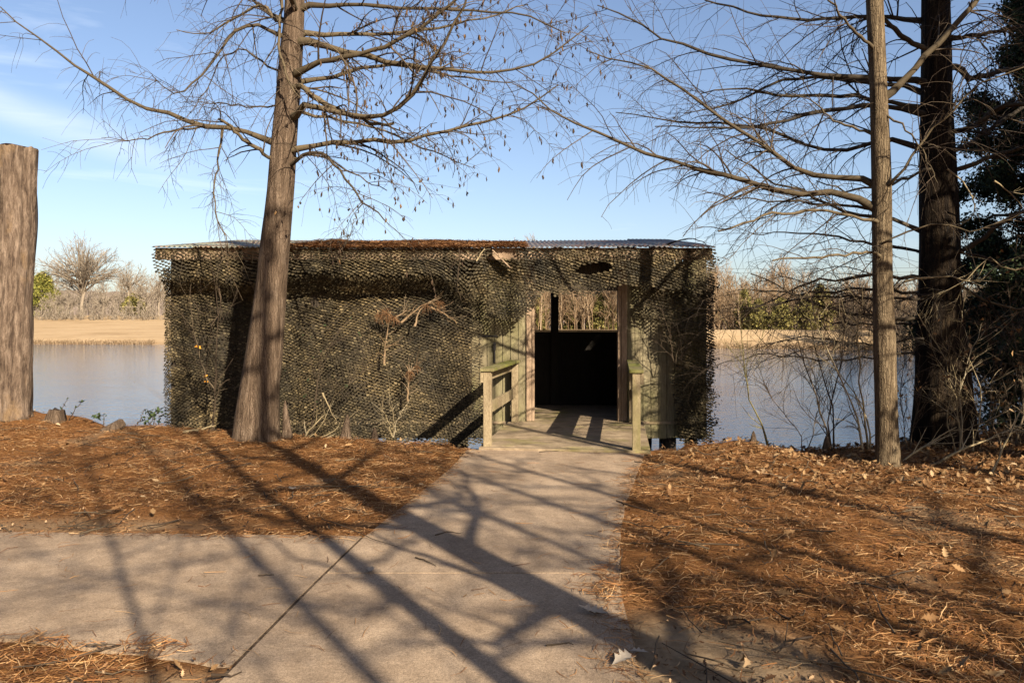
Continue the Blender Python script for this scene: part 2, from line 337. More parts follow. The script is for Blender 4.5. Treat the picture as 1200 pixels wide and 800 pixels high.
# ground: needle duff near the path, tan winter grass beyond the water
m, nt, b = nt_new('ground_soil')
f1 = noise_n(nt, 3.0, 7, 0.7); f2 = noise_n(nt, 45, 5, 0.75, (1, 1.7, 1)); f3 = noise_n(nt, 1.3, 4, 0.55)
near = ramp(nt, f2, [(0.28, (0.040, 0.016, 0.006)), (0.5, (0.145, 0.062, 0.021)), (0.70, (0.27, 0.148, 0.060))])
dirt = ramp(nt, noise_n(nt, 14, 6, 0.7), [(0.3, (0.165, 0.110, 0.064)), (0.7, (0.29, 0.21, 0.13))])
at_ = nt.nodes.new("ShaderNodeAttribute"); at_.attribute_name = 'bare'
near = mix(nt, at_.outputs['Fac'], near, dirt)
far = ramp(nt, noise_n(nt, 0.35, 8, 0.7, (0.35, 1, 1)), [(0.25, (0.21, 0.14, 0.075)), (0.5, (0.33, 0.235, 0.135)), (0.75, (0.40, 0.295, 0.18))])
far = mix(nt, 0.4, far, ramp(nt, noise_n(nt, 5, 6, 0.7, (0.4, 1, 1)), [(0.3, (0.5, 0.45, 0.4)), (0.6, (1, 1, 1))]), 'MULTIPLY')
a2 = nt.nodes.new("ShaderNodeAttribute"); a2.attribute_name = 'field'
c = mix(nt, a2.outputs['Fac'], near, far)
a3 = nt.nodes.new("ShaderNodeAttribute"); a3.attribute_name = 'mud'; c = mix(nt, a3.outputs['Fac'], c, (0.19, 0.115, 0.06))
nt.links.new(c, b.inputs['Base Color']); b.inputs['Roughness'].default_value = 0.95; b.inputs['Specular IOR Level'].default_value = 0.05
bump(nt, b, f2, 0.9, 0.02); M['ground'] = m
# water
m, nt, b = nt_new('lake_water')
b.inputs['Base Color'].default_value = (0.025, 0.070, 0.135, 1); b.inputs['Roughness'].default_value = 0.04; b.inputs['IOR'].default_value = 2.2; b.inputs['Specular IOR Level'].default_value = 0.5
w1 = noise_n(nt, 5.0, 5, 0.6, (0.6, 1.0, 1)); w2 = noise_n(nt, 0.5, 3, 0.5, (0.4, 1, 1))
mm = mix(nt, 0.5, w1, w2); bump(nt, b, mm, 0.5, 0.07); M['water'] = m

# ------------------------------------------------------------------ terrain
EDGE = np.array([(-60, 16, .6), (-16, 12.6, .5), (-9, 11.2, .36), (-6.9, 11.0, .30), (-6.1, 10.9, .22), (-5.6, 10.7, .10), (-4.9, 10.7, .12), (-4.2, 10.7, .06), (-3.3, 10.6, .02), (-1.5, 10.0, 0), (-.6, 9.62, 0),
                 (.5, 9.55, -.02), (1.7, 9.5, 0), (2.3, 9.6, .02), (2.9, 9.75, .06), (3.4, 9.35, .0), (4.2, 9.35, 0), (5.3, 10.3, -.03), (8, 11.2, .05), (14, 12.5, .2), (60, 17, .5)])
FAR = np.array([(-400, 92), (-70, 90), (-45, 88), (-20, 84), (0, 78), (15, 73), (25, 70), (34, 64), (45, 57), (70, 46), (400, 40)])
WZ = -0.60
def edge_at(x): return np.interp(x, EDGE[:, 0], EDGE[:, 1]), np.interp(x, EDGE[:, 0], EDGE[:, 2])
def far_y(x): return np.interp(x, FAR[:, 0], FAR[:, 1])
def vnoise(x, y, s, seed=0.0):
    x = np.asarray(x); y = np.asarray(y)
    return np.array([mnoise.noise((a * s + seed, b_ * s - seed, seed * 1.7)) for a, b_ in zip(x.ravel(), y.ravel())]).reshape(x.shape)

# path outline: right and left edge of the main walk as functions of Y
PY = np.array([0.0, 2.5, 3.23, 4.4, 5.4, 6.3, 7.0, 7.7, 8.4, 9.2])
PLX = np.array([-1.30, -1.24, -1.215, -1.13, -1.04, -.90, -.79, -.68, -.60, -.54])
PRX = np.array([0.42, 0.50, 0.54, 0.62, 0.76, 0.92, 1.08, 1.25, 1.42, 1.60])
def on_path(x, y, pad=0.0):
    main = (y < 9.25) & (x > np.interp(y, PY, PLX) - pad) & (x < np.interp(y, PY, PRX) + pad)
    yf = 5.42 + (x + 1.0) * -0.045; yn = np.interp(x, [-9, -2.4, -1.2], [3.72, 3.66, 3.34])
    side = (x < -0.9) & (y < yf + pad) & (y > yn - pad)
    return main | side

def ground_z(x, y, detail=True):
    x = np.asarray(x, float); y = np.asarray(y, float)
    ye, ze = edge_at(x)
    # gentle rise towards the left bank edge
    z = ze * np.clip((y - 5.8) / (ye - 5.8), 0, 1) ** 1.5
    z += np.where(x > 2, 0.04 * np.clip((x - 2) / 4, 0, 1) * np.clip((4.5 - np.abs(y - 6.5)) / 4.5, 0, 1), 0)
    over = y - ye
    bank = ze - 0.15 * np.clip(over, 0, .15) / .15 - 0.75 * np.clip(over - .1, 0, 10)
    z = np.where(over > 0, np.maximum(bank, -1.7), z)
    yf = far_y(x); d = y - yf
    left = np.clip((5 - x) / 25, 0, 1)
    fieldL = -0.62 + 0.55 * np.clip(d, 0, 4) / 4 + (0.062 * np.clip(d - 3, 0, 60)) + 0.004 * np.clip(d - 60, 0, 400)
    fieldR = -0.62 + 1.75 * np.clip(d, 0, 7) / 7 - 0.6 * np.clip(d - 9, 0, 6) / 6 + 0.0 * d
    fz = left * fieldL + (1 - left) * fieldR
    z = np.where(d > 0, fz, np.where((d > -12) & (over > 3), np.maximum(z, -0.62 + d * 0.12), z))
    return z

def axis(core0, core1, step, lo, hi, g=1.16):
    a = list(np.arange(core0, core1 + 1e-6, step)); s = step; v = core1
    while v < hi: s *= g; v += s; a.append(min(v, hi))
    s = step; v = core0; b_ = []
    while v > lo: s *= g; v -= s; b_.append(max(v, lo))
    return np.array(b_[::-1] + a)
gx = axis(-8, 8, 0.09, -420, 420); gy = np.concatenate([axis(2.2, 11.6, 0.08, -40, 30, 1.15), np.arange(31, 60, 1.6), np.arange(60, 110, 0.8), np.arange(110, 200, 4), np.arange(200, 900, 50)])
gy = np.unique(np.round(gy, 4))
GX, GY = np.meshgrid(gx, gy); GZ = ground_z(GX, GY)
nearmask = (GY < 12) & (np.abs(GX) < 12) & (GY > 1.5)
bmp = np.zeros_like(GZ); bare = np.zeros_like(GZ)
idx = np.where(nearmask)
bx, by = GX[idx], GY[idx]
bmp[idx] = 0.030 * vnoise(bx, by, 1.7, 3.1) + 0.018 * vnoise(bx, by, 5.5, 9.2)
patch = vnoise(bx, by, 1.1, 21.0) + 0.5 * vnoise(bx, by, 3.4, 4.0)
sand = np.exp(-(((bx - 0.78) / .62) ** 2 + ((by - 3.45) / .55) ** 2)) * 1.6 + np.exp(-(((bx + 3.6) / 1.9) ** 2 + ((by - 5.75) / .30) ** 2)) * .8 + np.exp(-(((bx + 1.3) / .5) ** 2 + ((by - 3.1) / .22) ** 2)) * 1.5
bare[idx] = np.clip((patch - 0.42) * 3, 0, 0.6) + np.clip(sand - 0.25, 0, 1) * 1.2
op = on_path(GX, GY, -0.10)
GZ = GZ + bmp
GZ = np.where(op, np.minimum(GZ, -0.10), np.where(on_path(GX, GY, 0.25), np.clip(GZ, 0.0, 0.014), GZ))
deckz = (GX > -0.75) & (GX < 2.1) & (GY > 8.85)
GZ = np.where(deckz, np.minimum(GZ, -0.04), GZ)
field = ((GY - far_y(GX)) > -6).astype(float) * (GY > 30)
edd = GY - edge_at(GX)[0]
dfar = GY - far_y(GX)
mud = np.clip((edd + 0.05) / .3, 0, 1) * (GY < 30) + np.clip(1 - np.abs(dfar - 0.3) / 1.0, 0, 1) * 0.75 * (GY > 30)
ny, nx = GX.shape
ii = (np.arange(ny - 1)[:, None] * nx + np.arange(nx - 1)[None, :]).ravel()
gnd = mesh_np('ground', np.stack([GX, GY, GZ], -1).reshape(-1, 3), [np.stack([ii, ii + 1, ii + nx + 1, ii + nx], 1)], M['ground'], smooth=True)
for nm, arr in (('bare', bare), ('field', field), ('mud', mud)):
    a = gnd.data.attributes.new(nm, 'FLOAT', 'POINT'); a.data.foreach_set('value', np.clip(arr, 0, 1).astype(np.float32).ravel())
tag(gnd, kind='structure')
def gz(x, y):
    """height of the finished ground sheet"""
    x = np.asarray(x, float); y = np.asarray(y, float)
    i = np.clip(np.searchsorted(gx, x) - 1, 0, len(gx) - 2); j = np.clip(np.searchsorted(gy, y) - 1, 0, len(gy) - 2)
    fx = (x - gx[i]) / (gx[i + 1] - gx[i]); fy = (y - gy[j]) / (gy[j + 1] - gy[j])
    return (GZ[j, i] * (1 - fx) * (1 - fy) + GZ[j, i + 1] * fx * (1 - fy) + GZ[j + 1, i] * (1 - fx) * fy + GZ[j + 1, i + 1] * fx * fy)

wm = MB(); wm.add([(-420, 9.0, WZ), (420, 9.0, WZ), (420, 110, WZ), (-420, 110, WZ)], [(0, 1, 2, 3)])
tag(wm.build('water', M['water']), kind='structure')

# concrete path: slabs with open joints
def slab(mb, L, top=0.02, bot=-0.13):
    n = len(L); V = [(x, y, top) for x, y in L] + [(x, y, bot) for x, y in L]
    F = [tuple(range(n)), tuple(range(2 * n - 1, n - 1, -1))] + [(i, i + n, (i + 1) % n + n, (i + 1) % n) for i in range(n)]
    mb.add(V, F)
pm = MB(); J = 0.008
def main_slab(y0, y1):
    ys = [y0 + J] + [v for v in PY if y0 + .05 < v < y1 - .05] + [y1 - J]
    ys = np.array(sorted(set(list(ys) + list(np.linspace(y0 + J, y1 - J, 14)))))
    wl = 0.012 * np.array([mnoise.noise((0, y * 6, 1)) for y in ys]); wr = 0.02 * np.array([mnoise.noise((5, y * 6, 1)) for y in ys])
    Lp = [(np.interp(y, PY, PLX) + w, y) for y, w in zip(ys, wl * (ys > 5.45))]; Rp = [(np.interp(y, PY, PRX) + w, y) for y, w in zip(ys, wr)]
    slab(pm, Rp + Lp[::-1])
for a, b_ in ((-6, -1.6), (-1.6, 1.5), (1.5, 4.61), (4.61, 7.72), (7.72, 9.2)): main_slab(a, b_)
def side_far(x): return 5.42 + (x + 1.0) * -0.045
def side_near(x): return float(np.interp(x, [-9, -2.4, -1.2], [3.72, 3.66, 3.34]))
sx_ = [-14, -7.4, -4.3, -1.07]
for i in range(3):
    x0, x1 = sx_[i] + J, sx_[i + 1] - J
    xs = np.linspace(x0, x1, 12)
    if i < 2: slab(pm, [(x, side_near(x) + .012 * mnoise.noise((x * 5, 2, 0))) for x in xs] + [(x, side_far(x) + .012 * mnoise.noise((x * 5, 7, 0))) for x in xs[::-1]])
    else:
        jl = [(float(np.interp(y, PY, PLX)) - .024, y) for y in np.linspace(3.36, side_far(-1.05), 8)]
        xs2 = np.linspace(x0, -1.30, 10)
        slab(pm, [(x, side_near(x)) for x in xs2] + jl + [(x, side_far(x) + .012 * mnoise.noise((x * 5, 7, 0))) for x in np.linspace(-1.15, x0, 14)])
path = tag(pm.build('path', M['concrete']), kind='structure')
jm = MB(); jy = np.linspace(3.2, 5.40, 10); jx = np.interp(jy, PY, PLX)
for k in range(9): jm.add([(jx[k] - .0235, jy[k], .013), (jx[k] - .0005, jy[k], .013), (jx[k + 1] - .0005, jy[k + 1], .013), (jx[k + 1] - .0235, jy[k + 1], .013)], [(0, 1, 2, 3)])
jm.build('joint', M['cypress_bark'], path)

# ------------------------------------------------------------------ the blind (hut on piles over the water)
WY = 11.75; XL, XR = -5.22, 2.98; BY = 14.3; FZ = 0.05
D0, D1 = 0.345, 1.62        # door opening
hut = empty('wildlife_blind', (-1.15, 13.0, WZ))
tag(hut, 'low weathered wooden hut with corrugated roof standing over the lake edge', 'hut')
def boards(mb, x0, x1, y0, y1, z0, z1, w=0.14, gap=0.006, jz=0.0):
    n = max(1, int(round((x1 - x0) / w))); s = (x1 - x0) / n
    for i in range(n):
        dz = random.uniform(-jz, jz); dy = random.uniform(0, .005)
        mb.box(x0 + i * s + gap / 2, x0 + (i + 1) * s - gap / 2, y0 + dy, y1 + dy, z0 + dz, z1)
wl = MB(); boards(wl, XL, -0.62, WY, WY + .025, -0.20, 2.62); wl.build('wall', M['dark_wood'], hut)
wr = MB(); boards(wr, -0.62, D0 - .13, WY, WY + .025, -0.20, 2.62, .115, .009, .012); wp = wr.build('wall', M['green_wood'], hut); wp['label'] = 'green stained boards left of the doorway'
mb = MB(); boards(mb, D1 + .14, XR, WY, WY + .025, -0.21, 2.62, .125, .009, .012); wp = mb.build('wall', M['green_wood'], hut); wp['label'] = 'green stained boards right of the doorway'
mb = MB(); boards(mb, D0 - .13, D1 + .14, WY + .002, WY + .027, 2.04, 2.62); mb.build('wall', M['dark_wood'], hut)
mb = MB(); mb.box(D0 - .125, D0 - .045, WY - .03, WY + .09, FZ, 2.5); mb.box(D0 - .04, D0, WY - .022, WY + .10, FZ, 2.5); mb.build('door_frame', M['raw_wood'], hut, bevel=.004)
mb = MB(); mb.box(D1, D1 + .045, WY - .022, WY + .10, FZ, 2.5); mb.box(D1 + .05, D1 + .135, WY - .03, WY + .09, FZ, 2.5); mb.build('door_frame', M['raw_wood'], hut, bevel=.004)
# back wall with viewing opening, side walls, floor, ceiling
mb = MB(); mb.box(XL, XR, BY, BY + .04, -.2, 1.40); mb.box(XL, 0.2, BY + .002, BY + .042, 1.40, 2.75); mb.box(2.15, XR, BY + .002, BY + .042, 1.40, 2.75); mb.box(.2, 2.15, BY + .002, BY + .042, 2.45, 2.75)
mb.box(XL, XL + .03, WY + .03, BY, -.2, 2.6); mb.box(XR - .03, XR, WY + .03, BY, -.2, 2.6); mb.build('wall', M['interior_shade'], hut)
mb = MB(); mb.box(.2, 2.15, BY - .05, BY + .10, 1.402, 1.43); mb.build('window_sill', M['raw_wood'], hut)
mb = MB(); mb.box(.72, .86, BY - .14, BY - .03, FZ, 2.8); mb.build('post', M['interior_shade'], hut)
mb = MB()
for i in range(18):
    y0 = WY - .02 + i * .143
    if y0 + .14 < BY: mb.box(XL + .05, XR - .05, y0 + (.001 if i else 0), y0 + .138, FZ - .045, FZ - .004)
mb.build('floor', M['deck_wood'], hut)
mb = MB(); mb.box(XL + .02, XR - .02, WY + .03, WY + .09, -.22, 0.0); mb.box(XL + .02, XR - .02, BY - .1, BY - .04, -.22, 0.0)
for x in np.arange(XL + .3, XR, .8): mb.box(x, x + .05, WY + .1, BY - .12, -.2, 0.0)
mb.build('joist', M['dark_wood'], hut)
for x in (XL + .15, -3.9, -2.2, -.9, 2.45, XR - .2):
    for y in (WY + .18, BY - .3):
        mb = MB(); th = np.linspace(0, 2 * np.pi, 11)[:-1]
        V = [(x + .1 * math.cos(t), y + .1 * math.sin(t), z) for z in (-1.8, -.22) for t in th]
        mb.add(V, [(i, (i + 1) % 10, (i + 1) % 10 + 10, i + 10) for i in range(10)] + [tuple(range(9, -1, -1)), tuple(range(10, 20))]); mb.build('pile', M['dark_wood'], hut, smooth=True)
# roof, sheet of corrugations, rising to the back
EY, EZ = 11.2, 2.645; RY, RZ = 14.7, 3.13
xs = np.arange(XL - .05, XR + .0, 0.0127); ys = np.linspace(EY, RY, 12)
X, Y = np.meshgrid(xs, ys); Z = EZ + (Y - EY) / (RY - EY) * (RZ - EZ) + .011 * np.sin(X * 2 * np.pi / .076)
Z += 0.012 * np.sin(X * .9) + np.where(X > 2.2, 0.02 * np.clip((Y - EY) / .8, 0, 1), 0)
nyr, nxr = X.shape; i0 = (np.arange(nyr - 1)[:, None] * nxr + np.arange(nxr - 1)[None]).ravel(); q = np.stack([i0, i0 + 1, i0 + nxr + 1, i0 + nxr], 1)
V = np.concatenate([np.stack([X, Y, Z], -1).reshape(-1, 3), np.stack([X, Y, Z - .0012], -1).reshape(-1, 3)]); n0 = nyr * nxr
e0 = np.arange(nxr - 1); fe = np.stack([e0, e0 + n0, e0 + 1 + n0, e0 + 1], 1)
roof = mesh_np('roof', V, [q, q[:, ::-1] + n0, fe], M['roof_metal'], hut, smooth=True)
def roof_z(x, y): return EZ + (y - EY) / (RY - EY) * (RZ - EZ) + 0.012 * np.sin(x * .9)
mb = MB(); mb.box(XL - .03, XR - .03, EY + .10, EY + .14, EZ - .17, EZ + .006); fo = mb.build('fascia', M['raw_wood'], hut, bevel=.003)
mb = MB()
for x in np.arange(XL, XR - .05, .6): mb.hexa([(x, EY + .09, EZ - .16), (x + .045, EY + .09, EZ - .16), (x + .045, BY + .2, 2.88), (x, BY + .2, 2.88), (x, EY + .09, EZ - .02), (x + .045, EY + .09, EZ - .02), (x + .045, BY + .2, 3.03), (x, BY + .2, 3.03)])
mb.build('rafter', M['dark_wood'], hut)
mb = MB(); mb.box(-.52, -.22, WY - .012, WY - .003, 1.335, 1.36); mb.build('hinge', M['iron'], hut)
mb = MB(); mb.box(-.275, -.255, WY - .03, WY - .006, .95, 1.24); mb.box(-.285, -.245, WY - .045, WY - .031, 1.13, 1.25); mb.build('latch', M['iron'], hut)
# broken bit of fascia board hanging at the eave
bd = MB(); bd.bar((-.28, EY - .03, 2.60), (-.02, EY - .05, 2.34), .015, .13, (0, 1, 0.01)); o = bd.build('broken_board', M['raw_wood']); tag(o, 'loose splintered board hanging from the eave left of the doorway', 'board')

# needle litter on the roof: many needles lying in a mat
def needles(n, x, y, z, ln=(.10, .18), w=.0016, tilt=.12, rg=rng, az=None):
    a = rg.uniform(0, np.pi * 2, n) if az is None else az; L = rg.uniform(*ln, n)
    d = np.stack([np.cos(a), np.sin(a), rg.normal(0, tilt, n)], 1) * L[:, None] / 2
    s = np.stack([-np.sin(a), np.cos(a), rg.normal(0, .5, n)], 1); s /= np.linalg.norm(s, axis=1, keepdims=True)
    w_ = (w * rg.uniform(.7, 1.5, n))[:, None]
    c = np.stack([x, y, z], 1); c[:, 2] += np.abs(d[:, 2]) * .6
    bow = s * (L * rg.normal(0, .09, n))[:, None]
    V = np.stack([c - d - s * w_, c - d + s * w_, c + bow + s * w_, c + bow - s * w_, c + d + s * w_ * .6, c + d - s * w_ * .6], 1).reshape(-1, 3)
    k = np.arange(n)[:, None] * 6
    return V, np.concatenate([k + np.array([[0, 1, 2, 3]]), k + np.array([[3, 2, 4, 5]])])
nn = 30000
x = rng.uniform(-3.35, 0.2, nn); y = EY + rng.random(nn) ** 1.3 * 2.2
keep = vnoise(x, np.zeros(nn), .9, 2.0) * .5 + .6 > (y - EY) * .1 + np.clip((x + .55) / .8, 0, 1) * 1.1 * rng.random(nn) + np.clip((-3.0 - x) / .35, 0, 1) * rng.random(nn)
x, y = x[keep], y[keep]; hgt = .02 + .05 * np.clip(vnoise(x, y, 1.2, 5.0) + .6, 0, 1) * np.clip((y - EY) / .25, .3, 1) * np.clip((.15 - x) / .8, .12, 1)
V, F = needles(len(x), x, y, roof_z(x, y) + hgt * rng.random(len(x)) + .004, w=.003)
tag(mesh_np('roof_needles', V, [F], M['roof_litter']), 'mat of rust coloured pine needles on the middle of the hut roof', 'needle litter', kind='stuff')

# ------------------------------------------------------------------ camouflage nets
def net_panel(surf, u0, u1, v0, v1, inside=None, pu=.050, pv=.040, wild=1.0, seed=1, curl=1.0, rot=.30):
    """surf(u, v) -> (n,3) with u along X and v downwards; every cell a cut hole with its flap folded out"""
    rg = np.random.default_rng(seed)
    uu, vv = u1 - u0, v1 - v0; dg = math.hypot(uu, vv)
    nu, nv = int(dg / pu) + 2, int(dg / pv) + 2
    I, Jj = np.meshgrid(np.arange(nu), np.arange(nv)); I = I.ravel(); Jj = Jj.ravel()
    a_ = (I + .5 * (Jj % 2)) * pu - dg / 2 + rg.normal(0, .003, len(I)); b_ = Jj * pv - dg / 2 + rg.normal(0, .002, len(I))
    ca, sa = math.cos(rot), math.sin(rot); uc = (u0 + u1) / 2 + a_ * ca - b_ * sa; vc = (v0 + v1) / 2 + a_ * sa + b_ * ca
    uc = uc + .05 * vnoise(uc, vc, 1.4, 3.) ; vc = vc + .07 * vnoise(uc, vc, 1.1, 13.) + .02 * vnoise(uc, vc, 4., 17.)
    k = (uc > u0) & (uc < u1) & (vc > v0) & (vc < v1); uc, vc = uc[k], vc[k]
    if inside is not None:
        k = inside(uc, vc); uc, vc = uc[k], vc[k]
    n = len(uc)
    def S(u, v): return surf(u, v)
    c0 = S(uc, vc); du = S(uc + .01, vc) - c0; dv = S(uc, vc + .01) - c0
    du /= np.linalg.norm(du, axis=1, keepdims=True); dv /= np.linalg.norm(dv, axis=1, keepdims=True)
    nrm = np.cross(du, dv); nrm /= np.linalg.norm(nrm, axis=1, keepdims=True)       # towards the viewer for u right, v down
    nrm = np.where((nrm[:, 1:2] > 0.3), -nrm, nrm)
    V, F = [], []; off = 0
    # strands: a wavy frame of three thin strips round every hole
    def strip(a, b_, w, side):
        nonlocal off
        s = side * w
        q = np.stack([a - s, a + s, b_ + s, b_ - s], 1); V.append(q.reshape(-1, 3)); F.append(np.arange(n * 4).reshape(-1, 4) + off); off += n * 4
    hw, hh = pu * .5, pv * .5
    bu, bv = du * hw, dv * hh
    hexp = [(-1, -.33), (0, -1.0), (1, -.33), (1, .40)]
    for (xa, ya), (xb, yb) in zip(hexp[:-1], hexp[1:]):
        dr = (bu * (xb - xa) + bv * (yb - ya)); sd_ = np.cross(dr, nrm); sd_ /= np.linalg.norm(sd_, axis=1, keepdims=True)
        strip(c0 + bu * xa * 1.05 + bv * ya * 1.05, c0 + bu * xb * 1.05 + bv * yb * 1.05, .0042, sd_)
    # flap
    tw = (rg.normal(0, .13 * wild, n) + rot * .5)[:, None]; open_ = np.radians(np.clip(rg.normal(40 * curl, 10 * wild, n), 2, 125))[:, None]
    fl = (pv * rg.uniform(.6, 1.0, n))[:, None]; fw = (pu * rg.uniform(.33, .48, n))[:, None]
    axu = du * np.cos(tw) + dv * np.sin(tw); axv = dv * np.cos(tw) - du * np.sin(tw)
    top = c0 - bv * .9 + nrm * .002
    d1 = axv * np.cos(open_ * .5) + nrm * np.sin(open_ * .5); d2 = axv * np.cos(open_ * 1.3) + nrm * np.sin(open_ * 1.3)
    mid = top + d1 * fl * .5; end = mid + d2 * fl * .5
    lean = rg.normal(0, .10 * wild, n)[:, None]
    axu2 = axu * np.cos(lean) + nrm * np.sin(lean)
    q = np.stack([top - axu * fw * .9, top + axu * fw * .9, mid + axu2 * fw, mid - axu2 * fw, end + axu2 * fw * .55, end - axu2 * fw * .55], 1)
    V.append(q.reshape(-1, 3)); k = np.arange(n)[:, None] * 6 + off
    F.append(k + np.array([[0, 1, 2, 3]])); F.append(k + np.array([[3, 2, 4, 5]])); off += n * 6
    return np.concatenate(V), np.concatenate(F)

def merge(parts):
    Vs, Fs, o_ = [], [], 0
    for V, F in parts: Vs.append(V); Fs.append(F + o_); o_ += len(V)
    return np.concatenate(Vs), np.concatenate(Fs)

def fold(u, v, s, a, seed): return a * vnoise(u, v * .55, s, seed)
def surf_main(u, v):       # v is depth below z=2.35
    z = 2.35 - v
    y = WY - .085 - .09 * np.sin(np.clip(v / 2.6, 0, 1) * np.pi) + fold(u, v, .9, .15, 12.) + fold(u, v, 2.6, .05, 31.)
    y = y - .05 * np.exp(-((u + 1.3) / .7) ** 2 - ((z - 1.75) / .25) ** 2)
    return np.stack([u, np.minimum(y, WY - .02), z + .02 * vnoise(u, v, 1.2, 8.)], -1)
def in_main(u, v):
    z = 2.35 - v; e = .05 * vnoise(u * 0, v, 5., 2.) + .03 * vnoise(u * 0, v, 13., 6.)
    re = np.interp(z, [-.5, 0, .4, .9, 1.3, 1.7, 2.0, 2.4], [-.45, -.30, -.42, -.46, -.44, -.46, -.52, -.58]) + e
    be = -.30 + .05 * vnoise(u, v * 0, 2.2, 1.)
    holes = (vnoise(u, v, 3.2, 44.) < -.60)
    return (u < re) & (z > be) & ~holes
Vm, Fm = net_panel(surf_main, -4.12, -.2, 0, 2.75, in_main, seed=3)
tag(mesh_np('camouflage_net', Vm, [Fm], M['net']), 'widest camouflage net hung on the wall between the tree trunk and doorway', 'netting', 'camouflage nets hung on the hut')
def surf_left(u, v):
    z = 2.38 - v
    y = WY - .12 + fold(u, v, 1.6, .10, 77.) + fold(u, v, 3.6, .04, 18.) - .04 * np.sin(v * 2.2)
    return np.stack([u, np.minimum(y, WY - .02), z], -1)
def in_left(u, v):
    z = 2.38 - v; le = XL - .02 + .02 * vnoise(u * 0, v, 7, 3.); re = -4.13 + .05 * vnoise(u * 0, v, 4, 5.) + np.clip((.9 - z) * .02, -.1, .1)
    return (u > le) & (u < re) & (z > -.26 + .04 * vnoise(u, v * 0, 3, 4.)) & ~(vnoise(u, v, 2.4, 3.) < -.62)
Vl, Fl = net_panel(surf_left, XL - .1, -4.0, 0, 2.75, in_left, seed=5, wild=1.15)
def side_l(u, v):  # u runs back along Y
    return np.stack([XL - .05 + fold(u, v, 1.4, .05, 9.), u, 2.38 - v], -1)
Vs, Fs = net_panel(side_l, WY - .1, BY, 0, 2.6, None, seed=6)
tag(mesh_np('camouflage_net', *[(lambda t: (t[0], [t[1]]))(merge([(Vl, Fl), (Vs, Fs)]))][0], M['net']), 'camouflage net covering the left corner of the hut beside the trunk shadow', 'netting', 'camouflage nets hung on the hut')
# valance along the eave: hangs from the roof edge, tucked back to the wall left of the door, ragged over it
def surf_val(u, v):
    b_ = np.clip((-.40 - u) / .25, 0, 1)                    # 1 = tucked part
    drop = np.clip(v, 0, .52)
    y_t = EY + .055 - .05 * np.sin(np.clip(v / .5, 0, 1) * 2.4) + np.clip((v - .40) / .42, 0, 1) ** 1.0 * .42
    z_t = EZ - .02 - np.where(v < .42, v, .42 + (v - .42) * .52) - np.clip(v * 2, 0, 1) * (.13 * vnoise(u, v * 0, .9, 60.) + .05 * vnoise(u, v * 0, 2.6, 61.) + .16 * np.exp(-((u + .62) / .22) ** 2)) - .04 * np.exp(-((u + 3.9) / .5) ** 2)
    y_f = EY + .055 + .10 * np.clip(v / .9, 0, 1) + fold(u, v, 2.2, .05, 90.)
    z_f = EZ - .02 - v
    wv = fold(u, v, 1.3, .05, 15.)
    return np.stack([u, b_ * y_t + (1 - b_) * y_f + wv * np.clip(v * 4, 0, 1), b_ * z_t + (1 - b_) * z_f], -1)
def in_val(u, v):
    low = np.interp(u, [-5.7, -.62, -.5, -.35, -.05, .12, .24, .33, .42, .6, .95, 1.2, 1.45, 1.62, 1.9, 2.2, 3.1], [.86, .86, .95, 1.03, 1.05, 1.02, .98, .80, .70, .66, .70, .68, .56, .52, .58, .60, .66])
    low = low + .05 * vnoise(u, v * 0, 5., 7.) + .035 * vnoise(u, v * 0, 15., 17.)
    eye = ((u - 1.19) / .27) ** 2 + ((v - .285 + .12 * (u - 1.19)) / .075) ** 2 < 1
    gap = (u > -.30) & (u < .05) & (v < .14)
    corner = (u < XL + .10) & (v > .30 + (u - XL) * 1.5)
    return (v < low) & ~eye & ~gap & ~corner & ~(vnoise(u, v, 4.2, 71.) < -.66)
Vv, Fv = net_panel(surf_val, XL - .04, XR + .0, 0, 1.15, in_val, seed=8, wild=.9)
# tattered tail beside the door frame
tl = np.array([(0.0, 1.62), (.02, 1.5), (-.01, 1.38), (.03, 1.25), (0.0, 1.15)])
tag(mesh_np('camouflage_net', Vv, [Fv], M['net']), 'strip of camouflage netting draped along the eave with an eye shaped hole', 'netting', 'camouflage nets hung on the hut')
def surf_right(u, v):
    z = 2.25 - v
    y = WY - .14 - .10 * np.sin(np.clip(v / 2.5, 0, 1) * np.pi) + fold(u, v, 1.9, .12, 40.) + fold(u, v, 4.2, .07, 23.)
    return np.stack([u, np.minimum(y, WY - .02), z], -1)
def in_right(u, v):
    z = 2.25 - v; le = np.interp(z, [-.4, 0, .5, 1.0, 1.4, 1.55, 1.65, 2.0, 2.3], [2.62, 2.50, 2.42, 2.42, 2.32, 2.15, 1.82, 1.80, 1.76]) + .08 * vnoise(u * 0, v, 4., 8.) + .05 * vnoise(u * 0, v, 12., 3.)
    return (u > le) & (u < XR + .03 + .03 * vnoise(u * 0, v, 6., 1.)) & (z > -.30 + .05 * vnoise(u, v * 0, 3., 2.)) & ~(vnoise(u, v, 3.4, 5.) < -.55)
Vr, Fr = net_panel(surf_right, 1.7, XR + .08, 0, 2.65, in_right, seed=9, wild=1.7, curl=1.15)
Vr2, Fr2 = net_panel(lambda u, v: surf_right(u, v) + np.array([0, -.05, 0]), 1.75, XR + .08, 0, 2.65, lambda u, v: in_right(u, v) & (vnoise(u, v, 2.2, 51.) > -.05), seed=19, wild=2.2, curl=1.3)
def side_r(u, v): return np.stack([XR + .04 + fold(u, v, 1.4, .06, 19.), u, 2.3 - v], -1)
Vs, Fs = net_panel(side_r, WY - .12, BY, 0, 2.6, None, seed=16, wild=1.5)
V, F = merge([(Vr, Fr), (Vr2, Fr2), (Vs, Fs)])
tag(mesh_np('camouflage_net', V, [F], M['net']), 'tangled shaggy camouflage net on the right corner of the hut with twigs caught in it', 'netting', 'camouflage nets hung on the hut')

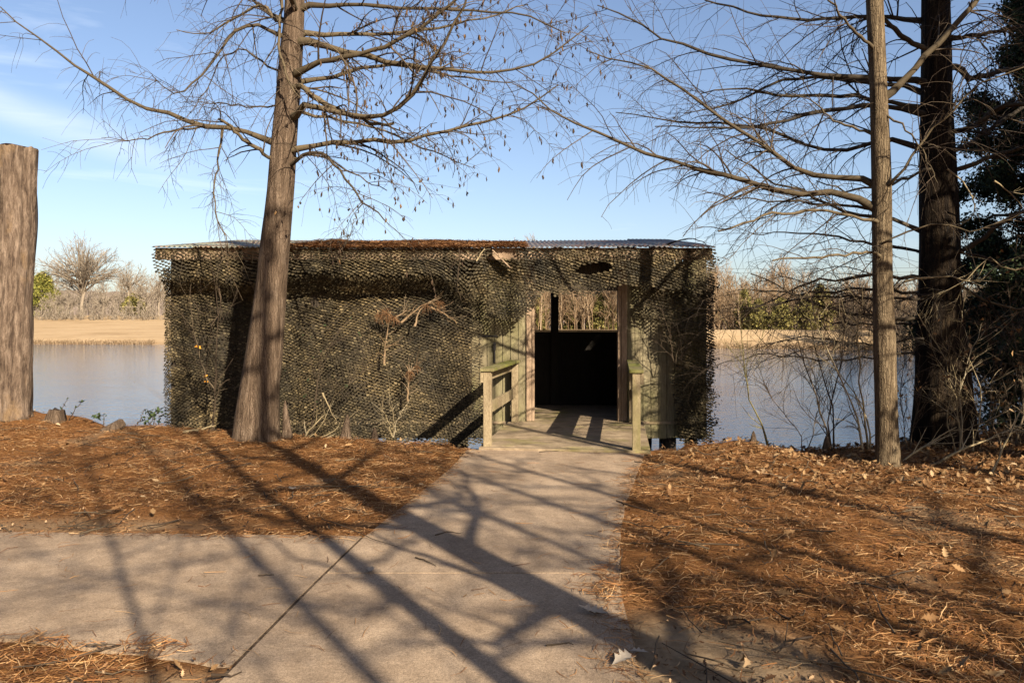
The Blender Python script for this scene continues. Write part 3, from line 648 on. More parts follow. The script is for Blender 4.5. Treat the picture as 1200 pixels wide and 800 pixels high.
# ------------------------------------------------------------------ entrance deck with handrails
A8 = R(-8); DU = np.array([math.cos(A8), math.sin(A8), 0]); DV = np.array([-math.sin(A8), math.cos(A8), 0]); DO = np.array([-.40, 9.2, 0])
deck = empty('entrance_deck', (0.7, 9.3, 0)); tag(deck, 'small plank deck with two handrails joining the path to the hut doorway', 'deck')
mb = MB(); nb = 17
for i in range(nb):
    g = .004
    def P(s, t): # s 0..1 across, t 0..1 deep
        l = DO + DV * 2.56 * t; r = DO + DU * 2.03 + DV * 2.79 * t
        return l + (r - l) * s
    a, b_ = i / nb + g / 2.6, (i + 1) / nb - g / 2.6
    q = [P(0, a), P(1, a), P(1, b_), P(0, b_)]; jz_ = random.uniform(-.003, .003)
    mb.hexa([(p[0], p[1], FZ - .04) for p in q] + [(p[0], p[1], FZ + jz_) for p in q])
mb.build('deck_board', M['deck_wood'], deck, bevel=.003)
mb = MB(); l, r = DO + DV * .02, DO + DU * 2.03 + DV * .02
mb.bar((l[0] + .02, l[1] + .03, -.055), (r[0] - .02, r[1] + .03, -.055), .04, .12)
for s in (.06, 1.0, 1.95): p = DO + DU * s + DV * .1; q_ = DO + DU * s + DV * 2.4; mb.bar((p[0], p[1], -.08), (q_[0], q_[1], -.08), .05, .13)
mb.build('joist', M['dark_wood'], deck)
def handrail(f, rr, outer):
    """f, rr front and rear foot; outer = -1 left, +1 right"""
    h = empty('handrail', (0, 0, 0)); h.parent = deck; h.location = -deck.location
    f = np.array(f); rr = np.array(rr); d = (rr - f) / np.linalg.norm(rr - f); s = np.array([d[1], -d[0], 0]) * outer
    def sub(mbx, name, mat, bev=.004):
        o = mbx.build(name, mat, None, bevel=bev); o.parent = h; return o
    for p, zz in ((f, -.12), (rr, FZ)):
        m_ = MB(); m_.bar((p[0], p[1], zz), (p[0], p[1], .95), .095, .095, tuple(d)); sub(m_, 'post', M['rail_wood'])
    a = f - d * .07; b2 = rr + d * .03
    m_ = MB(); m_.bar((a[0], a[1], .97), (b2[0], b2[1], .97), .165, .038); sub(m_, 'top_rail', M['rail_top'])
    a = f - d * .045 + s * .067; b2 = rr + d * .03 + s * .067
    m_ = MB(); m_.bar((a[0], a[1], .88), (b2[0], b2[1], .88), .036, .13); sub(m_, 'side_rail', M['rail_wood'])
    a = f + d * .05 ; b2 = rr - d * .05
    m_ = MB(); m_.bar((a[0], a[1], .50), (b2[0], b2[1], .50), .036, .14); sub(m_, 'mid_rail', M['rail_wood'])
    return h
handrail((-.295, 9.32, 0), (0.045, 11.62, 0), -1)
handrail((1.46, 9.02, 0), (1.81, 11.55, 0), 1)

# ------------------------------------------------------------------ trees
def trunk_mesh(name, pts, rads, mat, parent, sides=36, rings=90, lobes=4, flare_h=1.2, flare_a=.18, rough=.035, seed=0, cap=False):
    pts = np.asarray(pts, float); d = np.r_[0, np.cumsum(np.linalg.norm(np.diff(pts, axis=0), axis=1))]
    P = resample(pts, rings); u = np.linspace(0, d[-1], rings); Rr = np.interp(u, d, rads)
    th = np.linspace(0, 2 * np.pi, sides, endpoint=False)
    V = []
    for k in range(rings):
        fl = math.exp(-(u[k] / flare_h) ** 1.5) * flare_a
        for t in th:
            cx, sy = math.cos(t), math.sin(t)
            nz_ = mnoise.noise((cx * 2.4 + seed, sy * 2.4, u[k] * .8)) * rough * 1.2 + mnoise.noise((cx * 9 + seed, sy * 9, u[k] * 1.1)) * rough
            r = Rr[k] * (1 + nz_ * 2 + fl * math.cos(lobes * t + seed + .6 * u[k]))
            V.append((P[k][0] + r * cx, P[k][1] + r * sy, P[k][2]))
    if cap:
        for i in range(sides):
            v = V[-sides + i]; V[-sides + i] = (v[0], v[1], v[2] + .03 * mnoise.noise((i * .9, seed, 0)) + .02 * mnoise.noise((i * 3.1, seed, 4)))
    k0 = (np.arange(rings - 1) * sides)[:, None]; a = np.arange(sides)[None]; b_ = ((np.arange(sides) + 1) % sides)[None]
    F = [np.stack([k0 + a, k0 + b_, k0 + b_ + sides, k0 + a + sides], -1).reshape(-1, 4)]
    if cap:
        V.append(tuple(P[-1] + np.array([0, 0, -.02]))); c = len(V) - 1; top = (rings - 1) * sides
        F.append(np.array([(top + i, top + (i + 1) % sides, c) for i in range(sides)]))
    return mesh_np(name, V, F, mat, parent, smooth=True)

def traced(px, Y0, dY, r0, r1, k=14, jit=.008, rg=rng):
    n = len(px); ys = Y0 + dY * np.linspace(0, 1, n) ** 1.0
    P = resample([at(x, y, yy) for (x, y), yy in zip(px, ys)], k, 0)
    P[1:] += rg.normal(0, jit, (k - 1, 3))
    Rr = np.linspace(r0, r1, k) * rg.uniform(.88, 1.12, k); Rr[0] *= 1.4; Rr[1] *= 1.25
    return P, Rr

def rooted(px, axis_pts):
    ys = [p[1] for p in axis_pts]; xs_ = [p[0] for p in axis_pts]; y0 = px[0][1]; cx = float(np.interp(y0, ys, xs_))
    if 6 < abs(px[0][0] - cx) < 60: return [(cx, y0 + (6 if abs(px[0][1] - px[1][1]) < 40 else 0))] + list(px)
    return px

def stack(list_): return np.stack([p for p, r in list_]), np.stack([r for p, r in list_])

def catkins(P, n, mat, name, parent, rg, ln=(.035, .085)):
    """small drooping clusters hung on the twigs P"""
    N, K, _ = P.shape; pi = rg.integers(0, N, n); kk = rg.integers(K // 2, K, n); base = P[pi, kk]
    L = rg.uniform(*ln, n); k = 4; off = np.linspace(0, 1, k)
    pts = base[:, None, :] + np.stack([rg.normal(0, .006, (n, k)), rg.normal(0, .006, (n, k)), -L[:, None] * off[None]], -1)
    rad = np.array([.002, .011, .012, .004])[None] * rg.uniform(.7, 1.2, n)[:, None]
    return strands_obj(name, [(pts, rad, 5)], mat, parent)

# --- left bald cypress in front of the net
TY = 10.1
base = at(300, 516, TY)
lt = empty('bald_cypress', (base[0], TY, 0.0)); tag(lt, 'leafless tree with flared leaning trunk standing in front of the hut', 'tree')
trk = [at(301, 522, TY), at(300, 505, TY), at(303, 460, TY), at(310, 410, TY), at(318.5, 330, TY), at(327, 240, TY), at(334, 150, TY), at(341, 60, TY), at(345, 0, TY), at(350, -150, TY), at(354, -350, TY + .2), at(358, -600, TY + .3)]
trunk_mesh('trunk', trk, [.355, .315, .27, .235, .190, .172, .160, .142, .126, .10, .06, .02], M['cypress_bark'], lt, seed=2.0, flare_h=1.0, flare_a=.10)
LIMBS = [
 ([(314, 166), (289, 154), (253, 149), (227, 145), (201, 133), (165, 124), (124, 98), (85, 75), (65, 59), (49, 46), (31, 36), (0, 8)], -.9, .045, .008),
 ([(253, 149), (227, 150), (199, 155), (160, 165), (119, 160)], -.5, .02, .004),
 ([(312, 181), (289, 165), (269, 150), (256, 138)], -.6, .035, .02),
 ([(261, 147), (256, 186), (252, 222), (253, 253), (261, 271), (269, 295)], .15, .018, .006),
 ([(320, 39), (300, 30), (279, 36), (258, 57), (243, 83), (222, 101), (209, 110), (191, 103), (178, 88)], -1.2, .032, .006),
 ([(323, 20), (300, 3), (280, -15), (240, -40)], .9, .04, .01),
 ([(322, 22), (305, 6), (268, 26), (243, 39), (207, 36)], .7, .03, .006),
 ([(333, -30), (330, 0), (327, 52), (335, 88), (351, 114)], -.5, .03, .012),
 ([(351, 101), (372, 116), (403, 132), (439, 145), (462, 146)], -.7, .05, .02),
 ([(346, 135), (357, 122), (403, 134), (439, 137), (465, 127), (486, 106), (501, 78), (522, 52), (543, 10), (552, -20)], -1.6, .05, .014),
 ([(349, 85), (377, 72), (413, 65), (455, 52), (496, 31), (532, 0), (550, -20)], -1.0, .048, .016),
 ([(351, 44), (382, 54), (429, 65), (465, 75), (501, 80), (548, 85), (594, 85), (625, 78), (660, 55), (690, 30)], -.6, .055, .008),
 ([(351, 98), (382, 90), (429, 80), (465, 76), (510, 85), (560, 92), (600, 97)], .8, .042, .008),
 ([(349, 173), (382, 169), (439, 164), (480, 164), (517, 154), (563, 145), (594, 134), (620, 124), (655, 100)], -.9, .045, .008),
 ([(346, 189), (362, 180), (382, 183), (408, 214), (424, 235), (452, 258)], -.8, .032, .008),
 ([(372, 181), (398, 194), (429, 212), (452, 223)], -.3, .02, .006),
 ([(424, 235), (415, 262), (408, 282)], .0, .010, .004),
 ([(356, 40), (403, 41), (449, 40), (496, 36), (537, 28), (568, 23), (620, 5)], .5, .04, .008),
 ([(356, 9), (393, 6), (455, 8), (517, 11), (568, 13), (620, 20), (660, 40)], -.3, .04, .008),
 ([(315, 124), (284, 124), (253, 121), (212, 119)], .8, .016, .004),
 ([(318, 80), (290, 60), (262, 66), (245, 100), (228, 125)], .9, .02, .005),
 ([(343, 130), (390, 140), (440, 150), (500, 175), (550, 195)], 1.0, .03, .006),
]
lrg = np.random.default_rng(11)
AX = [(350, -150), (345, 0), (341, 60), (334, 150), (327, 240), (318, 330)]
Ls = [traced(rooted(p, AX), TY, dy, a * .85, b_ * .85, rg=lrg, k=16, jit=.012) for p, dy, a, b_ in LIMBS]
for k in range(16):    # limbs above the frame
    z = 5.6 + k * .5; a = lrg.uniform(0, 2 * np.pi); L = max(.8, 3.0 - k * .13)
    c0 = np.array(at(348, HY - (z - EYE) / TY * FPX, TY)); d = np.array([math.cos(a), math.sin(a), .15])
    Ls.append((resample([c0, c0 + d * L * .5 + [0, 0, .1], c0 + d * L + [0, 0, .1]], 16, .02, lrg), np.linspace(.04, .008, 16)))
LP, LR = stack(Ls)
t1, r1 = spawn(LP, LR, 460, k=7, t0=.15, ang=(30, 70), absln=(.35, 1.25), droop=.22, wig=.22, rfrac=.42, rmin=.0044, rmax=.014, tip=.35, flat=.7, rg=lrg)
t2, r2 = spawn(t1, r1, 3000, k=5, t0=.1, ang=(30, 75), absln=(.12, .50), droop=.3, wig=.24, rfrac=.55, rmin=.0027, rmax=.006, tip=.4, flat=.8, rg=lrg)
t3, r3 = spawn(LP, LR, 700, k=5, t0=.1, ang=(40, 90), absln=(.10, .45), droop=.35, wig=.35, rfrac=.2, rmin=.003, rmax=.006, tip=.4, flat=.9, rg=lrg)
strands_obj('limb', [(LP, LR, 8)], M['limb'], lt)
strands_obj('crown', [(t1, r1, 4), (t2, r2, 3), (t3, r3, 3)], M['twig'], lt)
sel = (t2[:, 0, 0] > -2.6) & (t2[:, 0, 2] < 6.2)
ck = catkins(t2[sel], 700, M['catkin'], 'catkin_cluster', lt, lrg); ck['kind'] = 'stuff'

# --- young pale trunk on the right
YY = 8.13
yt = empty('young_cypress', (at(1041, 548, YY)[0], YY, 0)); tag(yt, 'slender pale barked leafless tree in front of the dark trunk on the right bank', 'tree')
trk = [at(1042, 558, YY), at(1041, 545, YY), at(1039, 500, YY), at(1037, 420, YY), at(1034, 300, YY), at(1033, 200, YY), at(1029, 100, YY), at(1025, 0, YY), at(1022, -120, YY), at(1018, -350, YY), at(1016, -560, YY)]
trunk_mesh('trunk', trk, [.150, .130, .115, .108, .099, .095, .090, .084, .075, .045, .012], M['young_bark'], yt, seed=5., flare_h=.3, flare_a=.06, rough=.03, sides=28)
YL = [
 ([(1025, 215), (1000, 207), (965, 205), (940, 205), (920, 187), (880, 160), (850, 142), (820, 120), (790, 100), (765, 80), (735, 72), (690, 62)], .9, .036, .007),
 ([(1023, 243), (1000, 230), (970, 227), (920, 225), (880, 215), (835, 200), (790, 190), (735, 172), (700, 155), (650, 132), (620, 107), (600, 97)], .5, .042, .006),
 ([(1020, 258), (950, 245), (925, 250), (895, 250), (880, 260), (843, 269)], -.5, .02, .011),
 ([(1020, 297), (970, 300), (905, 305)], -.5, .018, .010),
 ([(1020, 245), (950, 238), (900, 235), (850, 232)], .6, .020, .006),
 ([(1042, 112), (1070, 82), (1100, 50), (1120, 30), (1145, 0), (1170, -40), (1200, -120)], -.3, .040, .02),
 ([(1045, 215), (1065, 190), (1095, 150), (1115, 130), (1140, 105), (1160, 95), (1200, 78)], -.9, .020, .006),
 ([(1100, 145), (1112, 110), (1122, 85), (1128, 55)], -.4, .010, .004),
 ([(1040, 283), (1085, 264), (1120, 264), (1140, 272), (1170, 262), (1200, 250)], -.8, .012, .005),
 ([(1030, 160), (1000, 150), (975, 140), (955, 120), (930, 110)], .5, .018, .005),
 ([(1028, 60), (1005, 40), (980, 10), (960, -20)], -.5, .022, .008),
 ([(1030, 130), (1060, 150), (1085, 185), (1100, 215)], -.6, .014, .004),
]
yrg = np.random.default_rng(23)
AX = [(1025, 0), (1029, 100), (1033, 200), (1034, 300)]
Ls = [traced(rooted(p, AX), YY, dy, a * .88, b_ * .85, rg=yrg, k=16, jit=.010) for p, dy, a, b_ in YL]
LP, LR = stack(Ls)
t1, r1 = spawn(LP, LR, 150, k=7, t0=.15, ang=(25, 60), absln=(.3, 1.0), droop=.2, wig=.2, rfrac=.45, rmin=.005, rmax=.011, tip=.35, flat=.7, rg=yrg)
t2, r2 = spawn(np.concatenate([t1]), r1, 850, k=5, t0=.1, ang=(30, 75), absln=(.12, .5), droop=.3, wig=.24, rfrac=.55, rmin=.0026, rmax=.005, tip=.4, flat=.8, rg=yrg)
strands_obj('limb', [(LP, LR, 8)], M['limb'], yt)
strands_obj('crown', [(t1, r1, 4), (t2, r2, 3)], M['twig'], yt)

# --- big dark cypress on the right
DY = 9.7
dt = empty('large_cypress', (at(1106, 525, DY)[0], DY, -.05)); tag(dt, 'thick dark shaded trunk with long leafless limbs reaching over the lake', 'tree')
trk = [at(1108, 545, DY), at(1107, 525, DY), at(1106, 480, DY), at(1104, 420, DY), at(1101, 340, DY), at(1100, 250, DY), at(1098, 150, DY), at(1097, 50, DY), at(1096, -100, DY), at(1095, -350, DY), at(1095, -700, DY)]
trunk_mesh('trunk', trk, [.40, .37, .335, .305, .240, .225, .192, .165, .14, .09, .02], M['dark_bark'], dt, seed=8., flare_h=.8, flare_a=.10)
DL = [
 ([(1080, 25), (1015, 20), (950, 22), (900, 19), (860, 10), (825, 1)], .6, .045, .012),
 ([(1080, 95), (1020, 90), (970, 89), (920, 82), (860, 70), (810, 55), (770, 44), (755, 30), (735, 18), (700, 5)], -.4, .055, .008),
 ([(1080, 108), (1025, 96), (950, 92), (900, 100), (855, 122), (800, 135)], 1.0, .05, .008),
 ([(1080, 125), (1025, 116), (980, 112), (925, 112), (880, 105), (820, 108)], .5, .05, .008),
 ([(1080, 133), (1025, 122), (970, 130), (920, 142), (880, 150), (840, 150), (765, 148)], -.3, .05, .007),
 ([(1080, 175), (1040, 163), (1000, 175), (950, 172), (900, 153), (850, 145), (780, 140), (720, 130)], .8, .045, .007),
 ([(1080, 272), (1045, 257), (1000, 252), (970, 240), (945, 225), (910, 215), (880, 195), (850, 175)], .6, .042, .008),
 ([(1080, 297), (1040, 288), (990, 280), (930, 272), (880, 275)], 1.2, .03, .006),
 ([(1080, 325), (1060, 324), (1020, 322), (985, 327), (960, 328), (925, 342), (900, 355), (880, 360)], .4, .035, .008),
 ([(1080, 345), (1025, 340), (970, 343), (925, 343), (880, 339)], 1.0, .03, .008),
 ([(1080, 350), (1020, 348), (980, 347), (935, 348), (910, 332), (880, 322)], -.4, .026, .008),
 ([(1080, 375), (1010, 370), (960, 357), (935, 350), (910, 355), (880, 361)], .2, .034, .012),
 ([(1060, 380), (1000, 378), (945, 372), (930, 352)], .8, .02, .008),
 ([(1080, 412), (1010, 420), (950, 421), (900, 415), (870, 421)], .6, .022, .006),
 ([(1080, 395), (1020, 405), (960, 396), (935, 394), (905, 404)], -.5, .022, .006),
 ([(1118, 46), (1150, 39), (1200, 30), (1260, 20)], -.6, .04, .015),
 ([(1118, 78), (1140, 92), (1165, 85), (1200, 79), (1260, 70)], .5, .06, .02),
 ([(1120, 155), (1145, 145), (1180, 122), (1200, 122), (1260, 100)], -.6, .05, .02),
 ([(1120, 175), (1152, 157), (1200, 125), (1260, 90)], .7, .05, .02),
 ([(1122, 197), (1160, 185), (1200, 172), (1260, 160)], -.4, .045, .02),
 ([(1122, 296), (1150, 280), (1178, 258), (1220, 240)], -.8, .05, .02),
 ([(1085, 200), (1050, 215), (1000, 222), (960, 215)], -1.0, .03, .008),
 ([(1085, 60), (1060, 45), (1040, 25), (1020, -20)], -.5, .05, .02),
 ([(1112, 320), (1150, 350), (1190, 360), (1240, 380)], -.6, .03, .01),
]
drg = np.random.default_rng(31)
AX = [(1097, 0), (1098, 150), (1100, 250), (1101, 340), (1104, 420)]
Ls = [traced(rooted(p, AX), DY, dy, a * .74, b_ * .85, rg=drg, k=16, jit=.014) for p, dy, a, b_ in DL]
for k in range(14):
    z = 6.2 + k * .5; a = drg.uniform(0, 2 * np.pi); L = max(.8, 3.2 - k * .14); c0 = np.array(at(1096, HY - (z - EYE) / DY * FPX, DY)); d = np.array([math.cos(a), math.sin(a), .1])
    Ls.append((resample([c0, c0 + d * L * .5 + [0, 0, .1], c0 + d * L], 16, .02, drg), np.linspace(.045, .008, 16)))
LP, LR = stack(Ls)
t1, r1 = spawn(LP, LR, 560, k=7, t0=.12, ang=(25, 65), absln=(.35, 1.3), droop=.15, wig=.18, rfrac=.40, rmin=.0046, rmax=.014, tip=.35, flat=.7, rg=drg)
t2, r2 = spawn(t1, r1, 4200, k=5, t0=.1, ang=(30, 75), absln=(.15, .60), droop=.35, wig=.22, rfrac=.55, rmin=.0028, rmax=.006, tip=.4, flat=.8, rg=drg)
strands_obj('limb', [(LP, LR, 8)], M['shaded_limb'], dt)
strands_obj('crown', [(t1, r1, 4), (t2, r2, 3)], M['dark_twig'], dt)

# --- cut trunk at the left edge
SY = 10.5; b0 = at(17, 484, SY); zb = float(gz(b0[0], SY))
sn = empty('cut_trunk', (b0[0], SY, zb)); tag(sn, 'tall cut off bare trunk with peeling bark at the left edge of the photo', 'tree')
trunk_mesh('trunk', [(b0[0] - .10, SY, zb - .15), (b0[0] - .09, SY, zb + .1), (b0[0] - .05, SY, 1.5), (b0[0] + .0, SY, 2.6), at(20, 174, SY)], [.30, .255, .25, .24, .245], M['snag_bark'], sn, seed=14., flare_h=.3, flare_a=.06, rough=.075, sides=56, rings=130, cap=True)
mb = MB(); th = np.linspace(0, 2 * np.pi, 21)[:-1]; tp = at(20, 174, SY)
mb.add([(tp[0] + .225 * math.cos(t), SY + .225 * math.sin(t), tp[2] + .008 + .012 * math.sin(3 * t)) for t in th], [tuple(range(20))]); mb.build('cut_face', M['end_grain'], sn)

# ------------------------------------------------------------------ evergreens
def leaf_cards(cent, n, size, spread, rg, asp=.5):
    i = rg.integers(0, len(cent), n); p = cent[i] + rg.normal(0, 1, (n, 3)) * spread
    a = rg.normal(0, 1, (n, 3)); a /= np.linalg.norm(a, axis=1, keepdims=True); b_ = np.cross(a, rg.normal(0, 1, (n, 3))); b_ /= np.linalg.norm(b_, axis=1, keepdims=True)
    s = (size * rg.uniform(.6, 1.4, n))[:, None]; nn_ = np.cross(a, b_) * s * .25
    V = np.stack([p - a * s, p + b_ * s * asp + nn_, p + a * s, p - b_ * s * asp + nn_], 1).reshape(-1, 3)
    return V, np.arange(n * 4).reshape(-1, 4)

def evergreen(name, label, x, y, z0, H, rad, lo, mat, seed, n=26000, leaf=.055, group=None, needle=False, trunk=M['dark_bark']):
    rg = np.random.default_rng(seed); e = empty(name, (x, y, z0)); tag(e, label, 'tree', group)
    trunk_mesh('trunk', [(x, y, z0 - .2), (x + .03, y, z0 + H * .4), (x, y, z0 + H * .95)], [H * .022, H * .016, .01], trunk, e, sides=14, rings=24, seed=seed)
    nl = 55; Ls = []
    for k in range(nl):
        f = (k + .5) / nl; z = z0 + H * (lo + (1 - lo) * f); a = k * 2.4 + rg.normal(0, .3); L = rad * (1 - f ** 1.6 * .85) * rg.uniform(.7, 1.12) * min(1, .55 + f * 3)
        d = np.array([math.cos(a), math.sin(a), rg.uniform(-.05, .3)]); c0 = np.array([x, y, z])
        Ls.append((resample([c0, c0 + d * L * .55, c0 + d * L + [0, 0, -.08 * L]], 10, .02, rg), np.linspace(.035 * rad * .6, .006, 10)))
    LP, LR = stack(Ls); t1, r1 = spawn(LP, LR, 260, k=5, t0=.25, ang=(30, 65), ln=(.25, .5), droop=.1, wig=.25, rfrac=.5, rmin=.003, rmax=.02, rg=rg, flat=.6)
    strands_obj('limb', [(LP, LR, 5), (t1, r1, 3)], M['limb'], e)
    cent = np.concatenate([t1[:, 2:].reshape(-1, 3), LP[:, 7:].reshape(-1, 3)])
    V, F = leaf_cards(cent, n, leaf, max(leaf * 1.5, .10), rg, .5)
    mesh_np('crown', V, [F], mat, e); return e
evergreen('evergreen_tree', 'dark dense evergreen tree behind the thick trunk at the right edge', 8.9, 12.4, .1, 7.4, 2.1, .06, M['evergreen'], 41, n=230000, leaf=.029)
evergreen('evergreen_shrub', 'low dark evergreen shrub at the water edge below the right evergreen tree', 8.25, 11.2, -.1, 2.6, 1.55, .03, M['evergreen'], 59, n=70000, leaf=.03)
evergreen('evergreen_tree', 'dark evergreen tree farther right whose shade darkens the thick trunk', 11.4, 6.5, .1, 10.5, 2.6, .16, M['evergreen'], 43, n=26000, leaf=.07)
evergreen('evergreen_tree', 'dark evergreen tree nearest the right bank outside the picture shading the thick trunk', 8.6, 4.5, .1, 10.5, 2.3, .22, M['evergreen'], 47, n=60000, leaf=.06)

# ------------------------------------------------------------------ bare trees behind the viewer: they throw the striped shade
def bare_tree(name, label, x, y, H, r, seed, group, spread=2.6, first=.25, lean=0.0, nl=24, tw=(150, 420)):
    rg = np.random.default_rng(seed); z0 = float(gz(x, y)); e = empty(name, (x, y, z0)); tag(e, label, 'tree', group)
    top = (x + lean * H, y, z0 + H); mid = (x + lean * H * .45 + rg.normal(0, .05), y, z0 + H * .5)
    trunk_mesh('trunk', [(x, y, z0 - .1), (x + lean * .5, y, z0 + .5), mid, top], [r * 1.25, r, r * .75, .015], M['young_bark'], e, sides=14, rings=30, seed=seed)
    Ls = []
    for k in range(nl):
        f = first + (1 - first) * (k + rg.random()) / nl * .95; a = k * 2.4 + rg.normal(0, .4); L = spread * (1 - (f - first) / (1 - first) * .75) * rg.uniform(.6, 1.15)
        c0 = np.array([x + lean * H * f * .95, y, z0 + H * f]); d = np.array([math.cos(a), math.sin(a), rg.uniform(.0, .7)])
        Ls.append((resample([c0, c0 + d * L * .5, c0 + d * L * .95 + [0, 0, .15 * L]], 10, .02, rg), np.linspace(r * .33, .006, 10)))
    LP, LR = stack(Ls); t1, r1 = spawn(LP, LR, tw[0], k=6, t0=.15, ang=(25, 65), ln=(.2, .5), wig=.3, rfrac=.5, rmin=.004, rmax=.02, rg=rg); t2, r2 = spawn(t1, r1, tw[1], k=4, t0=.1, ang=(25, 70), absln=(.15, .5), wig=.3, rfrac=.5, rmin=.003, rmax=.006, rg=rg)
    strands_obj('limb', [(LP, LR, 6)], M['limb'], e); strands_obj('crown', [(t1, r1, 3), (t2, r2, 3)], M['twig'], e); return e
def behind(px, py, t):
    """foot of a trunk whose shadow runs through the ground point seen at px,py"""
    Y = FPX * EYE / (py - HY); X = (px - CX) / FPX * Y; return X - LDX / LDY * t, Y - t
G = 'bare trees on the near side of the path'
for i, (px, py, t, H, r, sp, fi, ln_) in enumerate([
    (835, 800, 4.4, 11, .15, 2.3, .24, 0), (590, 800, 6.0, 11, .075, 2.2, .34, .01), (1200, 728, 7.0, 8.5, .075, 1.6, .5, -.01),
    (490, 795, 9.5, 13, .06, 2.6, .36, -.05), (1010, 800, 9.0, 10, .07, 1.8, .5, 0), (1190, 640, 7.0, 12, .10, 2.4, .3, .02), (1200, 780, 9.5, 11, .09, 2.2, .42, -.02)]):
    X, Y = behind(px, py, t)
    lab = ['bare tree with the thickest stem, casting the broad shadow over the path edge', 'bare thin tree casting the straight shadow down the middle of the path', 'bare slim tree casting the long thin shadow over the right needle bed',
           'bare leaning tree casting the slanting shadow across the side path', 'bare sapling casting the faint shadow stripe nearest the lower right corner', 'bare tree casting the soft shadow stripe below the pale trunk', 'bare tree casting the shadow stripe in the lower right needle bed', 'bare tall tree casting the blotchy shadow over the side path'][i]
    bare_tree('bare_tree', lab, X, Y, H, r, 100 + i, G, sp, fi, ln_)

X, Y = behind(215, 800, 7.0)
bare_tree('bare_tree', 'bare twiggy tree casting the dappled shade over the side path and lower left corner', X, Y, 8.5, .032, 137, G, 2.0, .42, -.02, 30, (340, 1500))
bare_tree('bare_tree', 'bare tree right of the view shading the right corner netting of the hut', 6.5, 4.9, 9, .12, 131, G, 2.2, .3, -.01)
# unseen leaf mass added behind and beside the viewer to block low sky
kr = np.random.default_rng(808); cs = []
for a0, a1, n in ((172, 268, 620), (-8, 24, 160)):
    a = np.radians(kr.uniform(a0, a1, n)); r_ = kr.uniform(14, 21, n); cs.append(np.stack([r_ * np.cos(a), 2.0 + r_ * np.sin(a), kr.random(n) ** 1.2 * 14.0], 1))
cs = np.concatenate(cs); cs = cs[cs[:, 1] < 9]
V, F = leaf_cards(cs, 42000, .26, .85, kr, .5)
tag(mesh_np('added_sky_blocker', V, [F], M['evergreen']), 'added unseen evergreen mass behind the viewer, blocking low sky light', 'wood', kind='stuff')

# ------------------------------------------------------------------ far shore
def far_tree(name, label, px, Y, top_py, wpx, seed, mat, group=None, base_py=None, nl=22, vase=True, forks=5):
    rg = np.random.default_rng(seed); x = (px - CX) / FPX * Y; z0 = float(ground_z(x, Y)); H = EYE + (HY - top_py) / FPX * Y - z0; W = wpx / FPX * Y / 2
    e = empty(name, (x, Y, z0)); tag(e, label, 'tree', group)
    r = H * .020
    trunk_mesh('trunk', [(x, Y, z0 - .3), (x, Y, z0 + H * .18), (x + rg.normal(0, .02) * H, Y, z0 + H * .38), (x + rg.normal(0, .03) * H, Y, z0 + H * .75)], [r * 1.2, r, r * .75, r * .2], mat, e, sides=8, rings=14, seed=seed)
    Ls = []
    for k in range(nl):
        f = .26 + .40 * k / nl; a = k * 2.4 + rg.normal(0, .3); el = rg.uniform(.12, 1.35) if vase else rg.uniform(.1, .9)
        se = rg.uniform(-.30, 1.0); ce = math.sqrt(1 - se * se); c0 = np.array([x, Y, z0 + H * (.24 + .30 * k / nl)]); cz = .60
        tipz = z0 + H * (cz + (1 - cz) * se); d = np.array([x + W * ce * math.cos(a), Y + W * ce * math.sin(a), tipz]) - c0
        m_ = c0 + d * .5 + np.array([0, 0, -.02 * H]) - np.array([d[0], d[1], 0]) * .06
        Ls.append((resample([c0, m_, c0 + d * rg.uniform(.8, 1.0)], 9, H * .004, rg), np.linspace(r * .5, r * .1, 9)))
    LP, LR = stack(Ls); t1, r1 = spawn(LP, LR, nl * 9, k=5, t0=.25, ang=(18, 50), ln=(.28, .55), wig=.22, rfrac=.6, rmin=.03, rmax=.10, tip=.5, flat=1, up=.12, rg=rg)
    t2, r2 = spawn(t1, r1, nl * 45, k=4, t0=.2, ang=(18, 55), ln=(.3, .7), wig=.25, rfrac=.6, rmin=.022, rmax=.05, tip=.5, flat=1, up=.1, rg=rg)
    strands_obj('crown', [(LP, LR, 4), (t1, r1, 3), (t2, r2, 3)], mat, e); return e
LG = 'bare trees on the far left shore'
far_tree('oak_tree', 'large round crowned leafless tree rising above the far left tree line', 96, 148, 277, 94, 201, M['far_twig'], None, nl=60)
FT = [(66, 141, 338, 34, 'small pale leafless tree leaning beside the yellow green cedar on the far shore'), (152, 150, 304, 46, 'second tallest leafless tree on the far left shore, right of the round crowned one'),
      (172, 143, 322, 40, 'leafless tree with two pale stems close to the hut corner on the far shore'), (34, 150, 305, 40, 'leafless tree just right of the cut trunk on the far shore'),
      (120, 143, 335, 34, 'low leafless tree between the round crowned tree and the wire frame'), (186, 152, 318, 36, 'leafless tree half hidden by the left corner of the hut'), (80, 143, 340, 30, 'bushy leafless tree under the round crowned tree on its left')]
for i, (px, Y, tp, w, lab) in enumerate(FT): far_tree('bare_tree', lab, px, Y, tp, w, 210 + i, M['far_twig'], LG, nl=18)

